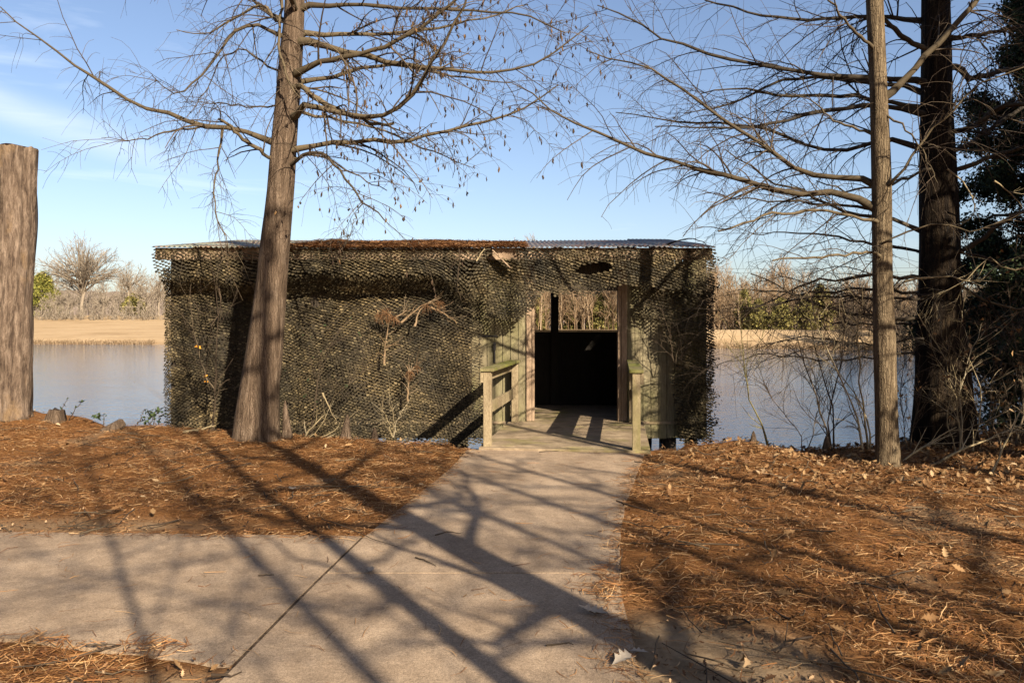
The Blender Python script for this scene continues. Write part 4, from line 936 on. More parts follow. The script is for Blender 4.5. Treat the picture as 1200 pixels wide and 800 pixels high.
def cedar(name, label, px, Y, top_py, wpx, mat, seed, group=None):
    x = (px - CX) / FPX * Y; z0 = float(ground_z(x, Y)); H = EYE + (HY - top_py) / FPX * Y - z0; W = wpx / FPX * Y / 2
    rg = np.random.default_rng(seed); e = empty(name, (x, Y, z0)); tag(e, label, 'tree', group)
    trunk_mesh('trunk', [(x, Y, z0 - .3), (x, Y, z0 + H * .4), (x, Y, z0 + H * .9)], [H * .03, H * .02, .03], M['dark_bark'], e, sides=7, rings=8, seed=seed)
    n = 130; f = rg.random(n) ** .8; a = rg.uniform(0, 2 * np.pi, n); rr = W * (np.sin(np.clip(1 - f, .02, 1) * 1.9) ** .8) * np.sqrt(rg.uniform(.35, 1, n)) * (1 + .35 * np.sin(f * 17 + seed) * .6)
    cent = np.stack([x + rr * np.cos(a), Y + rr * np.sin(a), z0 + H * (.06 + .92 * f)], 1)
    V, F = leaf_cards(cent, 4200, .0017 * Y, W * .13, rg, .4); mesh_np('crown', V, [F], mat, e); return e
cedar('cedar_tree', 'yellow green rounded cedar on the far left shore beside the cut trunk', 50, 146, 320, 33, M['cedar'], 301)
cedar('cedar_tree', 'low dark green cedar behind the wire frame on the far left shore', 157, 149, 347, 26, M['dull_cedar'], 302)
RG = 'green conifers in the right far wood'
for i, (px, Y, tp, w, lab) in enumerate([(872, 86, 341, 24, 'yellow green conifer in the far wood, the tallest green one beside the hut'), (889, 84, 352, 26, 'round green conifer at the bank between the hut and the low limbs'), (915, 83, 350, 30, 'green conifer behind the low dark limbs over the lake'),
                                         (943, 84, 347, 28, 'green conifer farthest right on the tan bank'), (633, 88, 348, 18, 'green conifer seen at the left edge of the window opening'), (706, 88, 346, 34, 'wide yellowish conifer seen at the right side of the window opening'), (672, 92, 352, 22, 'small green conifer seen mid window opening'),
                                         (962, 88, 335, 30, 'green conifer rising above the right far wood behind the pale trunk')]):
    cedar('cedar_tree', lab, px, Y, tp, w, M['dull_cedar'], 320 + i, RG)

def wood(name, label, spots, mat, seed, per=14, per2=40, rfac=1.0):
    """a far wood read as one mass"""
    rg = np.random.default_rng(seed); n = len(spots); S = np.array(spots)      # x, y, z0, H
    k = 5; f = np.linspace(0, 1, k); lean = rg.normal(0, .05, (n, 2))
    P = np.empty((n, k, 3)); P[..., 0] = S[:, 0:1] + lean[:, 0:1] * f * S[:, 3:4]; P[..., 1] = S[:, 1:2] + lean[:, 1:2] * f * S[:, 3:4]; P[..., 2] = S[:, 2:3] - .2 + f * S[:, 3:4]
    P[:, 1:] += rg.normal(0, .08, (n, k - 1, 3)); Rr = (S[:, 3:4] * .009 * rfac) * np.linspace(1, .25, k)[None]
    t1, r1 = spawn(P, Rr, n * per, k=4, t0=.12, ang=(22, 55), ln=(.18, .45), wig=.2, rfrac=.5, rmin=.03, rmax=.07, tip=.5, flat=.8, up=.25, rg=rg)
    t2, r2 = spawn(t1, r1, n * per2, k=3, t0=.15, ang=(20, 60), ln=(.4, .9), wig=.2, rfrac=.6, rmin=.022, rmax=.045, tip=.6, flat=1, up=.2, rg=rg)
    o = strands_obj(name, [(P, Rr, 4), (t1, r1, 3), (t2, r2, 3)], mat); tag(o, label, 'wood', kind='stuff'); return o
wr_ = np.random.default_rng(77)
sp = []
for i in range(1150):
    px = wr_.uniform(560, 1240); Y = wr_.uniform(84, 118); x = (px - CX) / FPX * Y; z0 = float(ground_z(x, Y)); H = wr_.uniform(3.2, 9.8) * (Y / 100) * (.75 + .25 * mnoise.noise((px * .02, 0, 3)) + (.12 if 830 < px < 950 else 0) + (.30 if 590 < px < 760 else 0)); sp.append((x, Y, z0, H))
wood('bare_wood', 'reddish brown leafless wood beyond the tan bank right of the hut', sp, M['brown_wood'], 401, per=16, per2=46)
sp = []
for i in range(700):
    px = wr_.uniform(-60, 620); Y = wr_.uniform(158, 205); x = (px - CX) / FPX * Y; z0 = float(ground_z(x, Y)); H = wr_.uniform(4.5, 10.0); sp.append((x, Y, z0, H))
wood('grey_wood', 'grey leafless wood along the horizon behind the far left field', sp, M['far_twig'], 402, per=14, per2=36, rfac=.9)
sp = []
for i in range(480):
    px = wr_.uniform(-40, 260); Y = wr_.uniform(134, 141); x = (px - CX) / FPX * Y; z0 = float(ground_z(x, Y)); sp.append((x, Y, z0, wr_.uniform(.5, 2.4) * (1.6 if wr_.random() < .2 else 1)))
wood('field_brush', 'dry tan brush at the far edge of the left field', sp, M['far_twig'], 403, per=12, per2=20, rfac=1.5)
# right shore thicket, closer
sp = []
for i in range(260):
    px = wr_.uniform(985, 1290); Y = wr_.uniform(50, 66) + (0 if px > 1050 else 8); x = (px - CX) / FPX * Y; z0 = max(-.55, float(ground_z(x, Y))); sp.append((x, Y, z0, wr_.uniform(1.6, 5.4)))
wood('shore_thicket', 'dark leafless thicket on the far right shore behind the two trunks', sp, M['twig'], 404, per=14, per2=40)

hx = np.linspace(-420, 420, 240); hv = []; hp = [0, .35, .7, 1.0, .8, 0]; hy_ = [300, 325, 345, 370, 410, 470]
for j in range(6):
    for x_ in hx:
        top = 17.5 + 3.5 * mnoise.noise((x_ * .012, 1.0, 0)) + 1.3 * mnoise.noise((x_ * .05, 3.0, j * .7)) + .8 * mnoise.noise((x_ * .3, 5.0, j)) - np.clip((x_ - 40) / 120, 0, 1) * 3
        hv.append((x_, hy_[j] + 6 * mnoise.noise((x_ * .03, j, 2)), -1 + hp[j] * (top + 1)))
i0 = (np.arange(5)[:, None] * 240 + np.arange(239)[None]).ravel()
m, nt, b = nt_new('far_wooded_hill'); c = ramp(nt, noise_n(nt, .6, 8, .75, (1, 1, .35)), [(.3, (.10, .075, .06)), (.5, (.165, .125, .10)), (.7, (.23, .185, .15))]); nt.links.new(c, b.inputs['Base Color']); b.inputs['Roughness'].default_value = 1.0; M['hill'] = m
tag(mesh_np('hills', hv, [np.stack([i0, i0 + 1, i0 + 241, i0 + 240], 1)], M['hill'], smooth=True), kind='structure')

qr = np.random.default_rng(612); n = 9000; x = qr.uniform(-75, 60, n); y = far_y(x) + qr.normal(.25, .5, n) + .5 * np.array([mnoise.noise((v * .35, 2, 0)) for v in x]); z = ground_z(x, y); k = np.array([mnoise.noise((v * .12, 7, 0)) for v in x]) > -.15; x, y, z = x[k], y[k], np.maximum(z[k], WZ - .05)
h = qr.uniform(.12, .55, len(x)) * (1 + .8 * np.clip(np.array([mnoise.noise((v * .5, 17, 0)) for v in x]), 0, 1)); P = np.stack([np.stack([x, y, z], 1), np.stack([x + qr.normal(0, .08, len(x)), y, z + h * .6], 1), np.stack([x + qr.normal(0, .2, len(x)), y, z + h], 1)], 1)
tag(strands_obj('shore_grass', [(P, np.tile(np.array([.03, .022, .008]), (len(x), 1)), 3)], M['brown_wood']), 'ragged brown grass along the far waterline', 'grass', kind='stuff')

# wire frame gate far left, power wires
fr = MB()
Yf = 140
def fp(px, z): x = (px - CX) / FPX * Yf; return (x, Yf, float(ground_z(x, Yf)) + z)
fe = empty('wire_frame', fp(152, 0)); tag(fe, 'grey metal frame standing at the far edge of the left field', 'frame')
for px in (141, 147, 153, 159, 165): mb = MB(); mb.bar(fp(px, 0), fp(px, 2.1), .08, .08); mb.build('post', M['far_twig'], fe)
mb = MB(); mb.bar(fp(140.5, 2.13), fp(165.5, 2.13), .08, .08); mb.bar(fp(141.5, 1.2), fp(164.5, 1.2), .05, .05); mb.build('rail', M['far_twig'], fe)

# ------------------------------------------------------------------ shrubs, vines, knees, twigs
def shrub(name, label, stems, Y, mat, seed, group=None, r=.010, n1=26, n2=90, dY=.4, l1=(.2, .7), l2=(.08, .3), cat='shrub', leaves=None):
    """stems: lists of pixel points traced from the foot upwards"""
    rg = np.random.default_rng(seed); b_ = at(*stems[0][0], Y); e = empty(name, b_); tag(e, label, cat, group)
    Ls = [traced(s, Y, rg.normal(0, dY), r * rg.uniform(.7, 1.2), .003, k=10, jit=.012, rg=rg) for s in stems]
    LP, LR = stack(Ls); t1, r1 = spawn(LP, LR, n1, k=6, t0=.15, ang=(20, 55), absln=l1, wig=.25, rfrac=.6, rmin=.0028, rmax=.007, rg=rg, up=.1); t2, r2 = spawn(t1, r1, n2, k=4, t0=.15, ang=(25, 60), absln=l2, wig=.25, rfrac=.6, rmin=.0022, rmax=.004, rg=rg, up=.1)
    strands_obj('stem', [(LP, LR, 6)], mat, e); strands_obj('twig', [(t1, r1, 4), (t2, r2, 3)], mat, e)
    if leaves:
        lm, n, sz = leaves; tips = np.concatenate([t2[:, -1], t1[:, -1]]); V, F = leaf_cards(tips, n, sz, sz * .6, rg); mesh_np('leaf', V, [F], lm, e)['kind'] = 'stuff'
    return e
SG = 'bare shrubs at the right water edge'
shrub('bare_shrub', 'single bare yellowish sapling just right of the hut', [[(901, 527), (893, 498), (880, 470), (872, 430), (868, 380)]], 9.5, M['green_twig'], 501, SG, r=.012, n1=14, n2=40)
shrub('bare_shrub', 'bare shrub with crossing stems midway between the hut and the pale trunk', [[(975, 538), (972, 500), (975, 470), (985, 430), (990, 380), (985, 335)], [(976, 538), (968, 500), (950, 450), (935, 400), (930, 370)], [(978, 538), (975, 480), (960, 420), (945, 360)]], 9.2, M['twig'], 502, SG, r=.011, n1=50, n2=200)
shrub('bare_shrub', 'pale forked bare shrub immediately left of the pale trunk', [[(1019, 540), (1021, 510), (1010, 480), (1000, 460), (985, 435), (975, 400)], [(1012, 540), (1005, 490), (990, 450), (965, 400), (950, 350), (945, 330)], [(1018, 540), (1010, 470), (1003, 420), (1008, 370), (1015, 330)]], 9.1, M['pale_twig'], 503, SG, r=.013, n1=50, n2=200)
shrub('bare_shrub', 'low bare shrub with dark dry leaves between the two trunks', [[(1062, 535), (1070, 500), (1080, 460), (1090, 430)], [(1065, 535), (1060, 490), (1055, 450), (1060, 410)]], 9.2, M['twig'], 504, SG, n1=40, n2=160, leaves=(M['dead_leaf'], 60, .025))
shrub('bare_shrub', 'tall tangle of bare stems in front of the thick dark trunk', [[(1125, 530), (1122, 480), (1110, 430), (1090, 390), (1060, 350)], [(1130, 530), (1126, 470), (1133, 420), (1150, 380)], [(1120, 530), (1110, 490), (1120, 440), (1105, 400)], [(1140, 528), (1150, 470), (1140, 430), (1125, 395)]], 8.9, M['pale_twig'], 505, SG, n1=50, n2=160, r=.008)
shrub('bare_shrub', 'dense bare thicket at the right edge below the evergreen', [[(1185, 530), (1180, 470), (1165, 420), (1150, 360)], [(1190, 530), (1200, 470), (1190, 400), (1180, 330)], [(1175, 530), (1160, 480), (1170, 420), (1200, 370)], [(1195, 528), (1215, 470), (1230, 400)], [(1165, 528), (1140, 470), (1130, 420)]], 9.6, M['twig'], 506, SG, n1=150, n2=700, r=.012, leaves=(M['dead_leaf'], 260, .03))
shrub('bare_shrub', 'thin bare stems over the water left of the thick dark trunk', [[(940, 532), (935, 505), (915, 480), (895, 450)], [(945, 533), (955, 500), (960, 470), (950, 430)]], 9.3, M['twig'], 507, SG, n1=40, n2=160, r=.007)
def stick(name, label, pts, Y, dY, r, mat, seed, cat='branch', group=None, n1=6, n2=0, ln=(.15, .5), loose=.006):
    rg = np.random.default_rng(seed); P, Rr = traced(pts, Y, dY, r, r * .35, k=10, jit=loose, rg=rg); g = [(P[None], Rr[None], 6)]
    if n1:
        t1, r1 = spawn(P[None], Rr[None], n1, k=5, t0=.25, ang=(20, 50), absln=ln, wig=.2, rfrac=.6, rmin=.0025, rmax=.01, rg=rg); g.append((t1, r1, 4))
        if n2: t2, r2 = spawn(t1, r1, n2, k=4, ang=(25, 60), absln=(.06, .2), wig=.25, rmin=.002, rmax=.004, rg=rg); g.append((t2, r2, 3))
    return tag(strands_obj(name, g, mat), label, cat, group)
stick('fallen_branch', 'pale fallen branch slanting up from the foot of the pale trunk', [(1045, 549), (1080, 525), (1120, 500), (1105, 480), (1110, 450)][:3], 8.3, .4, .014, M['pale_twig'], 520, n1=10, n2=20)
stick('fallen_branch', 'longer fallen branch leaning right of the thick dark trunk', [(1085, 548), (1120, 530), (1150, 518), (1180, 505), (1215, 490)], 8.2, .6, .014, M['pale_twig'], 521, n1=12, n2=24)
stick('fallen_branch', 'bare pale branch standing steeply near the right edge', [(1157, 563), (1170, 535), (1185, 505), (1196, 480), (1205, 450)], 7.6, .3, .011, M['pale_twig'], 522, n1=6, n2=10)
stick('fallen_branch', 'pale stick lying on the leaves at the right edge', [(1165, 575), (1180, 574), (1194, 573)], 7.2, .05, .010, M['pale_twig'], 523, n1=0)
stick('dead_branch', 'arching pale dead branch hanging before the evergreen at the right edge', [(1210, 310), (1180, 318), (1160, 300), (1130, 330), (1100, 345), (1085, 378)], 8.8, .4, .010, M['pale_twig'], 524, n1=12, n2=30)
stick('dead_branch', 'crooked pale branch across the thick dark trunk', [(1060, 330), (1085, 325), (1120, 326), (1145, 332), (1170, 310), (1210, 295)], 9.0, .2, .011, M['pale_twig'], 525, n1=14, n2=30)
stick('dead_branch', 'curling pale twig hanging down in front of the thick dark trunk', [(1110, 198), (1130, 215), (1142, 238), (1138, 255), (1118, 268)], 9.2, -.2, .009, M['pale_twig'], 526, n1=6, n2=10)
stick('dead_branch', 'angular pale twig by the evergreen crown at the right edge', [(1165, 212), (1185, 228), (1200, 245), (1212, 262)], 9.0, .2, .008, M['pale_twig'], 527, n1=8, n2=16)

# vines and saplings against the nets
VG = 'vines and saplings against the hut'
shrub('sapling', 'bare sapling with few orange leaves before the left corner net', [[(252, 515), (250, 480), (251, 455), (262, 435), (275, 415), (288, 408)], [(251, 455), (240, 435), (233, 412), (225, 380), (222, 345)], [(251, 458), (253, 420), (256, 370), (252, 330), (247, 305)], [(246, 510), (252, 480), (258, 452), (283, 438)]], 11.0, M['twig'], 540, None, r=.008, n1=24, n2=60, dY=.1)
for (px, py, s) in ((232, 406, .05), (240, 441, .035), (242, 447, .03)):
    V, F = leaf_cards(np.array([at(px, py, 10.95)]), 3, s * .8, .012, np.random.default_rng(int(px))); tag(mesh_np('autumn_leaf', V, [F], M['yellow_leaf']), {406: 'largest orange autumn leaf cluster on the sapling by the left corner net', 441: 'middle orange leaf cluster hanging below the largest one', 447: 'lowest small orange leaf cluster on the sapling'}[py], 'leaf', 'orange leaves on the sapling')
shrub('sapling', 'thin green stemmed sapling right of the flared trunk', [[(366, 510), (370, 470), (376, 430), (382, 410), (400, 395)], [(366, 512), (380, 480), (395, 462), (430, 432), (470, 410)], [(364, 512), (372, 450), (390, 400), (410, 372)]], 10.9, M['twig'], 541, None, r=.006, n1=30, n2=120, dY=.12, leaves=(M['green_leaf'], 40, .022))
shrub('sapling', 'dry twiggy weed at the bottom of the net left of the deck', [[(460, 512), (455, 495), (448, 480)], [(461, 512), (464, 495), (474, 480)], [(459, 512), (462, 490), (455, 470)]], 10.8, M['pale_twig'], 542, None, r=.005, n1=16, n2=30, dY=.05, l1=(.1, .3))
stick('vine', 'pale vine trailing down the left corner net', [(256, 335), (259, 352), (257, 368), (248, 380), (246, 395)], 11.35, -.05, .012, M['twig'], 543, 'vine', VG, 8, 10, (.1, .3))
stick('vine', 'thin pale vine looping across the left corner net near the eave', [(240, 318), (228, 326), (222, 340), (226, 352), (240, 372)], 11.35, -.05, .006, M['twig'], 544, 'vine', VG, 6, 8, (.1, .3))
# dead pine tops caught in the net
def tuft_clump(name, label, stems, tufts, Y, seed, cat='branch'):
    rg = np.random.default_rng(seed); e = empty(name, at(*stems[0][0], Y)); tag(e, label, cat)
    Ls = [traced(s, Y, rg.normal(-.03, .05), .014, .005, k=9, jit=.008, rg=rg) for s in stems]; LP, LR = stack(Ls); t1, r1 = spawn(LP, LR, 26, k=5, ang=(25, 70), absln=(.08, .35), wig=.3, rfrac=.5, rmin=.003, rmax=.007, rg=rg)
    strands_obj('stem', [(LP, LR, 6), (t1, r1, 4)], M['brown_wood'], e)
    pts = []
    for (px, py, n, s) in tufts:
        c0 = np.array(at(px, py, Y - .05)); d = rg.normal(0, 1, (n, 3)); d /= np.linalg.norm(d, axis=1, keepdims=True); d[:, 1] *= .5
        pts.append(np.stack([c0 + d * .01, c0 + d * s * .6 - [0, 0, .01], c0 + d * s - np.array([0, 0, .05 * 1])], 1))
    P = np.concatenate(pts); strands_obj('needle_tuft', [(P, np.full(P.shape[:2], .0022), 3)], M['pine_tuft'], e)['kind'] = 'stuff'
tuft_clump('dead_pine_branch', 'reddish dead pine top stuck in the wide net, upper one', [[(450, 426), (452, 400), (456, 375), (458, 365)], [(456, 375), (470, 368), (482, 362)], [(456, 378), (445, 368), (440, 362)]], [(452, 366, 60, .13), (462, 372, 40, .10), (445, 370, 40, .10)], 11.35, 560)
tuft_clump('dead_pine_branch', 'forked dead branch stuck in the wide net, upper right of the reddish top', [[(470, 378), (488, 362), (505, 355), (520, 362)], [(486, 382), (492, 365), (510, 350)], [(505, 360), (525, 370), (535, 380)]], [(500, 358, 30, .10), (515, 355, 40, .10)], 11.35, 561)
tuft_clump('dead_pine_branch', 'small dead pine top stuck lower in the wide net', [[(478, 470), (479, 450), (477, 428)], [(478, 440), (488, 428), (492, 424)]], [(480, 437, 40, .08), (488, 430, 20, .07)], 11.35, 562)
shrub('dead_branch', 'spray of dead grey twigs caught in the shaggy right net', [[(790, 425), (785, 390), (775, 365), (760, 355)], [(792, 425), (800, 395), (812, 370), (822, 350)], [(788, 420), (770, 400), (750, 385)], [(795, 420), (815, 400), (830, 390)]], 11.35, M['twig'], 563, None, r=.006, n1=50, n2=120, dY=.06, l1=(.12, .4), cat='branch')
stick('bent_branch', 'bent branch arching over the roof at its right end', [(780, 288), (792, 283), (805, 280), (818, 281), (828, 286)], 11.6, .1, .014, M['dark_bark'], 564, n1=4, n2=4, ln=(.1, .25))
stick('stick', 'pale stick poking out from under the eave left of the doorway', [(558, 306), (564, 297), (570, 288)], 11.1, .1, .011, M['pale_twig'], 565, n1=2, ln=(.05, .12))
stick('twig', 'thin twig lying on the eave right of the trunk', [(396, 298), (406, 284), (415, 268)], 11.1, .2, .009, M['twig'], 566, n1=3, ln=(.1, .3))
stick('vine', 'thin vine hanging from the eave net toward the wide net', [(538, 292), (538, 315), (536, 335), (540, 352)], 11.05, .05, .006, M['twig'], 567, 'vine', VG, 3, 0, (.1, .2))
stick('vine', 'forked vine across the eave net left of the stick', [(541, 294), (533, 308), (525, 320)], 11.03, .05, .006, M['twig'], 568, 'vine', VG, 2, 0, (.1, .2))

# debris at the foot of the left tree
for i, (pts, r, lab) in enumerate([([(350, 522), (362, 505), (380, 485)], .016, 'thickest pale stick leaning at the right of the flared trunk foot'), ([(355, 520), (375, 500), (388, 472)], .010, 'thin stick crossing the thickest one beside the flared trunk'),
                                   ([(378, 460), (386, 478), (395, 493)], .012, 'pale broken stick leaning against the net above the debris'), ([(345, 521), (385, 508), (420, 480)], .009, 'long thin stick slanting right from the flared trunk foot'),
                                   ([(215, 506), (235, 503), (252, 498)], .022, 'pale stick lying on the bank left of the flared trunk'), ([(360, 518), (400, 514), (415, 508)], .012, 'short stick lying flat in the debris by the net')]):
    stick('stick', lab, pts, 10.35, .1, r, M['pale_twig'], 580 + i, 'stick', 'sticks lying about the flared trunk', n1=3, ln=(.08, .25))
def knee(px, py, h, r, lab, Y, tw=0.0):
    x, _, z = at(px, py, Y); rg = np.random.default_rng(int(px)); z0 = float(gz(x, Y)) - .05; z = max(z0, min(z, z0 + .1))
    o = trunk_mesh('cypress_knee', [(x, Y, z0), (x + tw * .3, Y, z0 + h * .35), (x + tw, Y, z0 + h * .8), (x + tw * 1.1, Y, z0 + h)], [r * 1.2, r * .8, r * .42, r * .12], M['cypress_bark'], None, sides=12, rings=16, seed=px, flare_h=.1, rough=.09)
    tag(o, lab, 'root knee', 'cypress knees along the bank')
knee(337, 518, .55, .075, 'tallest cypress knee hugging the right side of the flared trunk', 10.3, -.03)
knee(405, 518, .36, .085, 'stout brown cypress knee below the wide net', 10.2, .02)
knee(439, 519, .22, .06, 'small cypress knee right of the stout one below the net', 10.1, 0)
knee(883, 527, .22, .055, 'knobby cypress knee on the bank right of the hut', 9.45, 0)
knee(969, 538, .26, .07, 'dark pointed cypress knee in the shade left of the pale trunk', 9.05, 0)
# broken log chunks on the left bank
mb = MB(); mb.bar(at(118, 509, 10.2), at(146, 494, 10.35), .10, .13); o = mb.build('log', M['cypress_bark'], None, bevel=.03); tag(o, 'split grey log lying on the left bank above the water', 'log')
x_, y_, z_ = at(64, 486, 10.5); o = trunk_mesh('stump', [(x_, y_, float(gz(x_, y_)) - .1), (x_, y_, float(gz(x_, y_)) + .06), (x_ + .02, y_, float(gz(x_, y_)) + .17)], [.13, .11, .08], M['cypress_bark'], None, sides=14, rings=10, seed=3, rough=.1, cap=True); tag(o, 'small broken stump on the left bank beside the cut trunk', 'stump')
mb = MB(); mb.bar(at(846, 524, 9.55), at(880, 530, 9.45), .09, .10); o = mb.build('log', M['dark_bark'], None, bevel=.03); tag(o, 'dark driftwood log lying on the bank just right of the hut', 'log')
er = np.random.default_rng(771); n = 46; z_e = er.uniform(-.2, 2.5, n); st = np.stack([np.full(n, XR + .02), np.full(n, WY - .15), z_e], 1)
d = np.stack([er.uniform(.2, 1.0, n), er.normal(0, .3, n), er.normal(0, .6, n)], 1) * er.uniform(.05, .16, n)[:, None]
P = np.stack([st, st + d * .5 + er.normal(0, .012, (n, 3)), st + d], 1); Ve, Fe = strand_mesh([(P, np.full((n, 3), .004), 3)])
V2, F2 = leaf_cards(P[:, 1:].reshape(-1, 3), 260, .022, .03, er)
tag(mesh_np('net_fringe', np.concatenate([Ve, V2]), [Fe, F2 + len(Ve)], M['net']), 'frayed shreds and twigs sticking out of the right edge of the hut netting', 'netting', kind='stuff')
pw = empty('power_line', (30, 125, 7)); tag(pw, 'two thin overhead wires crossing low above the right far wood', 'wires')
for dz in (0, .7):
    P = np.array([(x_w, 125, EYE + (HY - 320) / FPX * 125 + dz + .00012 * (x_w - 30) ** 2) for x_w in np.linspace(-40, 120, 12)]); strands_obj('wire', [(P[None], np.full((1, 12), .022), 3)], M['dark_twig'], pw)
PGp = 'small leafy plants on the left bank'
def bank_plant(lab, stems, Y, seed, n):
    rg = np.random.default_rng(seed); e = empty('bank_plant', at(*stems[0][0], Y)); tag(e, lab, 'plant', PGp)
    Ls = [traced(s, Y, rg.normal(0, .05), .006, .003, k=8, jit=.006, rg=rg) for s in stems]; LP, LR = stack(Ls); strands_obj('stem', [(LP, LR, 4)], M['twig'], e)
    V, F = leaf_cards(LP[:, 3:].reshape(-1, 3), n, .032, .03, rg); mesh_np('leaf', V, [F], M['green_leaf'], e)['kind'] = 'stuff'
bank_plant('thin stemmed leafy weed nearest the cut trunk, over the water', [[(66, 494), (72, 478), (80, 468)], [(80, 494), (88, 480), (97, 470)]], 10.6, 601, 12)
bank_plant('low dark leaves above the split log', [[(122, 497), (121, 488), (114, 488)], [(124, 497), (128, 489)]][:1], 10.6, 602, 14)
bank_plant('bushy dark leaved plant against the left corner of the hut', [[(180, 498), (182, 486), (188, 478)], [(175, 498), (178, 488), (172, 482)], [(186, 498), (188, 488), (194, 484)], [(178, 498), (170, 492)]], 10.7, 603, 70)
stick('stick', 'straight twig standing out of the left bank over the water', [(161, 497), (166, 487), (170, 478)], 10.5, 0, .008, M['twig'], 604, 'stick', None, 0)

# ------------------------------------------------------------------ needles and leaves on the ground
nr = np.random.default_rng(900)
def scatter(n, x0, x1, y0, y1, dens):
    # even over the picture: weight towards the viewer
    x = nr.uniform(x0, x1, n); y = y0 + (y1 - y0) * nr.random(n) ** 1.25; k = dens(x, y) > nr.random(n); return x[k], y[k]
def dens_needle(x, y):
    ye, _ = edge_at(x); d = np.where(y < ye - .02, 1.0, 0) * np.where(on_path(x, y, -.005) & ~(~on_path(x, y, -.14) & (vnoise(x, y, 2.6, 40.) + .5 * vnoise(x, y, 9., 41.) > .12)), 0, 1.0)
    cl = .55 + .9 * vnoise(x, y, 1.1, 33.) + .6 * vnoise(x, y, 3.2, 12.); b_ = np.interp(0, [0, 1], [0, 0])
    sandm = np.exp(-(((x - 0.78) / .62) ** 2 + ((y - 3.45) / .55) ** 2)) * 1.5 + np.exp(-(((x + 3.6) / 1.9) ** 2 + ((y - 5.75) / .30) ** 2)) * .7 + np.exp(-(((x + 1.3) / .5) ** 2 + ((y - 3.1) / .22) ** 2)) * 1.3
    inf = np.abs(x) < y * .72 + .6
    return d * np.clip(cl - sandm, .06, 1) * inf * ~((x > -.5) & (x < 1.75) & (y > 9.0))
x, y = scatter(330000, -8.5, 8.5, 2.6, 11, dens_needle)
cl_az = vnoise(x, y, 1.3, 66.) * 6
V, F = needles(len(x), x, y, np.maximum(gz(x, y), np.where(on_path(x, y, .04), .021, -9)) + .003 + .022 * nr.random(len(x)), ln=(.05, .14), w=.0016, tilt=.13, rg=nr, az=cl_az + nr.normal(0, 1.7, len(x)))
tag(mesh_np('pine_needles', V, [F], M['needle']), 'rust brown fallen pine needles covering the ground on both sides of the path', 'pine needles', kind='stuff')
# stray needles over the path edges
def dens_stray(x, y):
    e1 = np.minimum(np.abs(x - np.interp(y, PY, PRX)), np.abs(x - np.interp(y, PY, PLX)) + (y < 5.5) * 5); e2 = np.abs(y - (5.42 - (x + 1) * .045)) + (x > -1) * 5
    s = np.exp(-np.minimum(e1, e2) / .05) * .8 + .006
    right = np.clip(1 - np.abs(x - np.interp(y, PY, PRX) + .1) / .22, 0, 1) * np.clip(1 - np.abs(y - 4.0) / .8, 0, 1) * 1.0 * (vnoise(x, y, 3., 5.) > -.05)
    return (s + right) * on_path(x, y, 0)
x, y = scatter(160000, -6.5, 1.8, 2.6, 9.2, dens_stray)
V, F = needles(len(x), x, y, .024 + .008 * nr.random(len(x)), ln=(.06, .15), w=.0014, tilt=.02, rg=nr)
tag(mesh_np('stray_needles', V, [F], M['needle']), 'stray pine needles lying along the edges of the concrete path', 'pine needles', kind='stuff')
def leaves(x, y, z, size, rg, flat=.45):
    """curled lobed leaves, eight faces each"""
    n = len(x); a = rg.uniform(0, 2 * np.pi, n); tx, ty = rg.normal(0, flat, n), rg.normal(0, flat, n)
    ux = np.stack([np.cos(a), np.sin(a), tx], 1); ux /= np.linalg.norm(ux, axis=1, keepdims=True); w = np.stack([-np.sin(a), np.cos(a), ty], 1); w -= (w * ux).sum(1, keepdims=True) * ux; w /= np.linalg.norm(w, axis=1, keepdims=True); nn_ = np.cross(ux, w)
    s = (size * rg.uniform(.6, 1.35, n))[:, None]; c = np.stack([x, y, z], 1); cu = rg.uniform(.05, .5, n)[:, None]; bend = rg.normal(.1, .3, n)[:, None]
    prof = [(-1, .02), (-.65, .16), (-.45, .40), (-.25, .20), (0, .52), (.2, .24), (.42, .46), (.62, .18), (1, .03)]
    cols = []
    for t, h in prof:
        m_ = c + ux * s * t + nn_ * s * bend * (t * t); cols += [m_ - w * s * h + nn_ * s * h * cu * 1.6, m_, m_ + w * s * h + nn_ * s * h * cu * 1.6]
    K = len(cols); V = np.stack(cols, 1).reshape(-1, 3); F = []; k = np.arange(n)[:, None] * K
    for i in range(len(prof) - 1):
        F.append(k + np.array([[i * 3, i * 3 + 1, i * 3 + 4, i * 3 + 3]])); F.append(k + np.array([[i * 3 + 1, i * 3 + 2, i * 3 + 5, i * 3 + 4]]))
    return V, np.concatenate(F)
def dens_leaf(x, y):
    ye, _ = edge_at(x); d = (y < ye + .05) * ~on_path(x, y, .02) * (np.abs(x) < y * .72 + .5) * ~((x > -.6) & (x < 1.8) & (y > 8.9))
    rb = np.clip((x - 1.6) / 2.2, 0, 1) * np.clip((y - 6.3) / 1.6, 0, 1)
    return d * (rb * .95 + .008 + .018 * (x > 0) + .02 * (vnoise(x, y, .9, 3.) > .1))
x, y = scatter(30000, -8, 8.5, 2.8, 11, dens_leaf)
V, F = leaves(x, y, gz(x, y) + .026 + .028 * nr.random(len(x)), .038, nr, .6)
tag(mesh_np('leaf_litter', V, [F], M['dead_leaf']), 'dry brown oak leaves heaped thickest on the right bank by the trunks', 'leaf litter', kind='stuff')
def dens_bit(x, y):
    ye, _ = edge_at(x); return (y < ye) * ~on_path(x, y, -.02) * (np.abs(x) < y * .72 + .5) * np.clip(.55 + .8 * vnoise(x, y, 1.6, 55.), .1, 1) * ~((x > -.5) & (x < 1.75) & (y > 9.0))
x, y = scatter(48000, -8, 8.5, 2.6, 11, dens_bit)
V, F = leaves(x, y, np.maximum(gz(x, y), np.where(on_path(x, y, .04), .021, -9)) + .010 + .022 * nr.random(len(x)), .0135, nr, .6)
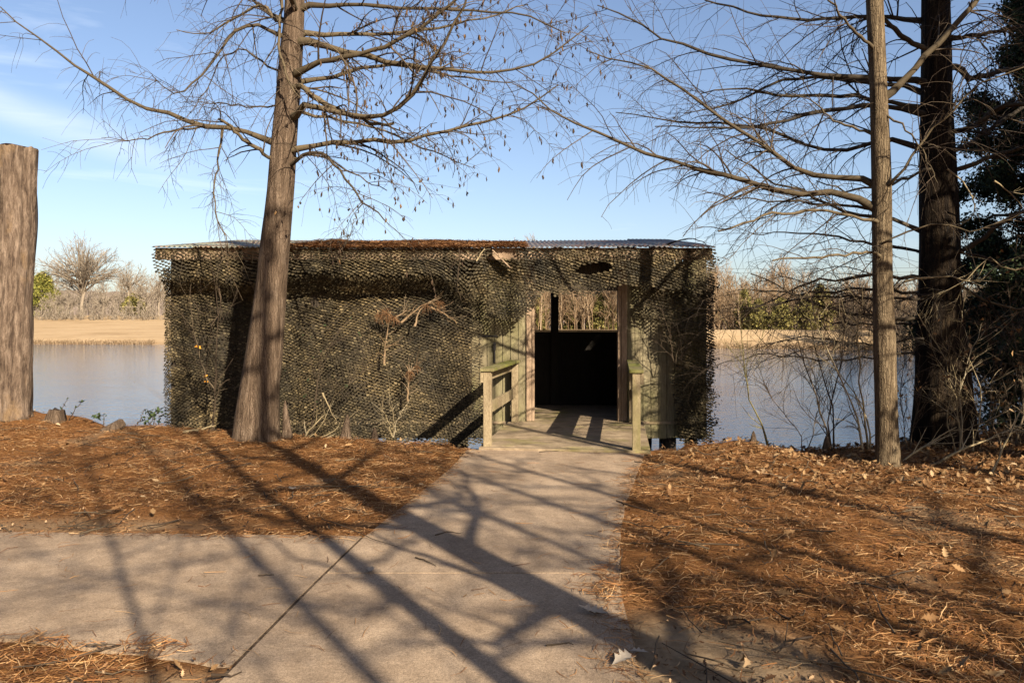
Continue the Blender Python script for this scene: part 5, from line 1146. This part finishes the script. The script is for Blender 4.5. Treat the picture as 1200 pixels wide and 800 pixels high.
tag(mesh_np('leaf_crumbs', V, [F], M['crumb']), 'crumbs of broken leaves and bark mixed through the fallen needles', 'leaf litter', kind='stuff')
tw_x, tw_y = scatter(1500, -8, 8.5, 2.8, 10.5, dens_bit); n = len(tw_x); a = nr.uniform(0, 2 * np.pi, n); L = nr.uniform(.05, .22, n) * np.where(nr.random(n) < .12, 2.2, 1); z0 = np.maximum(gz(tw_x, tw_y), np.where(on_path(tw_x, tw_y, .04), .021, -9)) + .028
f = np.linspace(-1, 1, 5); P = np.stack([tw_x[:, None] + np.cos(a)[:, None] * L[:, None] * f + nr.normal(0, .006, (n, 5)), tw_y[:, None] + np.sin(a)[:, None] * L[:, None] * f + nr.normal(0, .006, (n, 5)), z0[:, None] + nr.normal(0, .007, (n, 5)) + .018 * nr.normal(0, 1, (n, 1)) * f], -1)
tag(strands_obj('twig_litter', [(P, nr.uniform(.0025, .007, n)[:, None] * np.linspace(1, .5, 5)[None], 4)], M['twig']), 'small broken twigs strewn through the fallen needles', 'twig litter', kind='stuff')
LGp = 'single dry leaves on the path'
for i, (px, py, s, lab, mk) in enumerate([(434, 669, .055, 'dry grey leaf on the path near its diagonal joint', 'grey_leaf'), (695, 718, .06, 'lobed grey oak leaf in the broad shadow near the path edge', 'grey_leaf'), (733, 772, .07, 'curled oak leaf on the sandy patch right of the path bottom', 'grey_leaf'), (748, 764, .05, 'smaller oak leaf beside the curled one on the sandy patch', 'grey_leaf'),
                                         (345, 574, .075, 'whitish curled leaf on the needles left of the path', 'grey_leaf'), (800, 618, .06, 'curled orange brown leaf on the needles right of the path', 'dead_leaf'), (863, 726, .06, 'upright withered leaf on the needles right of the sandy patch', 'dead_leaf'), (545, 698, .03, 'small brown leaf in the middle of the path', 'dead_leaf')]):
    Y = FPX * (EYE - .03) / (py - HY); X = (px - CX) / FPX * Y
    V, F = leaves(np.array([X]), np.array([Y]), np.array([max(.03, float(gz(X, Y)) + .03)]), s, np.random.default_rng(700 + i), .12)
    tag(mesh_np('dry_leaf', V, [F], M[mk]), lab, 'leaf', LGp)
for i, (pts, lab) in enumerate([([(487, 652), (495, 655), (503, 658), (511, 662)], 'curved dark twig lying on the path right of its diagonal joint'), ([(303, 673), (312, 673), (321, 672)], 'short dark twig lying on the side path'), ([(640, 755), (660, 752), (672, 754)], 'thin reddish twig lying on the lower right of the path'), ([(510, 626), (525, 622), (540, 624)], 'faint twig lying across the middle of the path'), ([(632, 529), (645, 528), (662, 528)], 'dark twig lying on the path end before the deck')]):
    P = np.array([((px - CX) / FPX * (FPX * 1.47 / (py - HY)), FPX * 1.47 / (py - HY), .027) for px, py in pts]); P = resample(P, 7, .002, nr)
    tag(strands_obj('path_twig', [(P[None], np.linspace(.005, .002, 7)[None], 5)], M['twig']), lab, 'twig', 'twigs lying on the path')
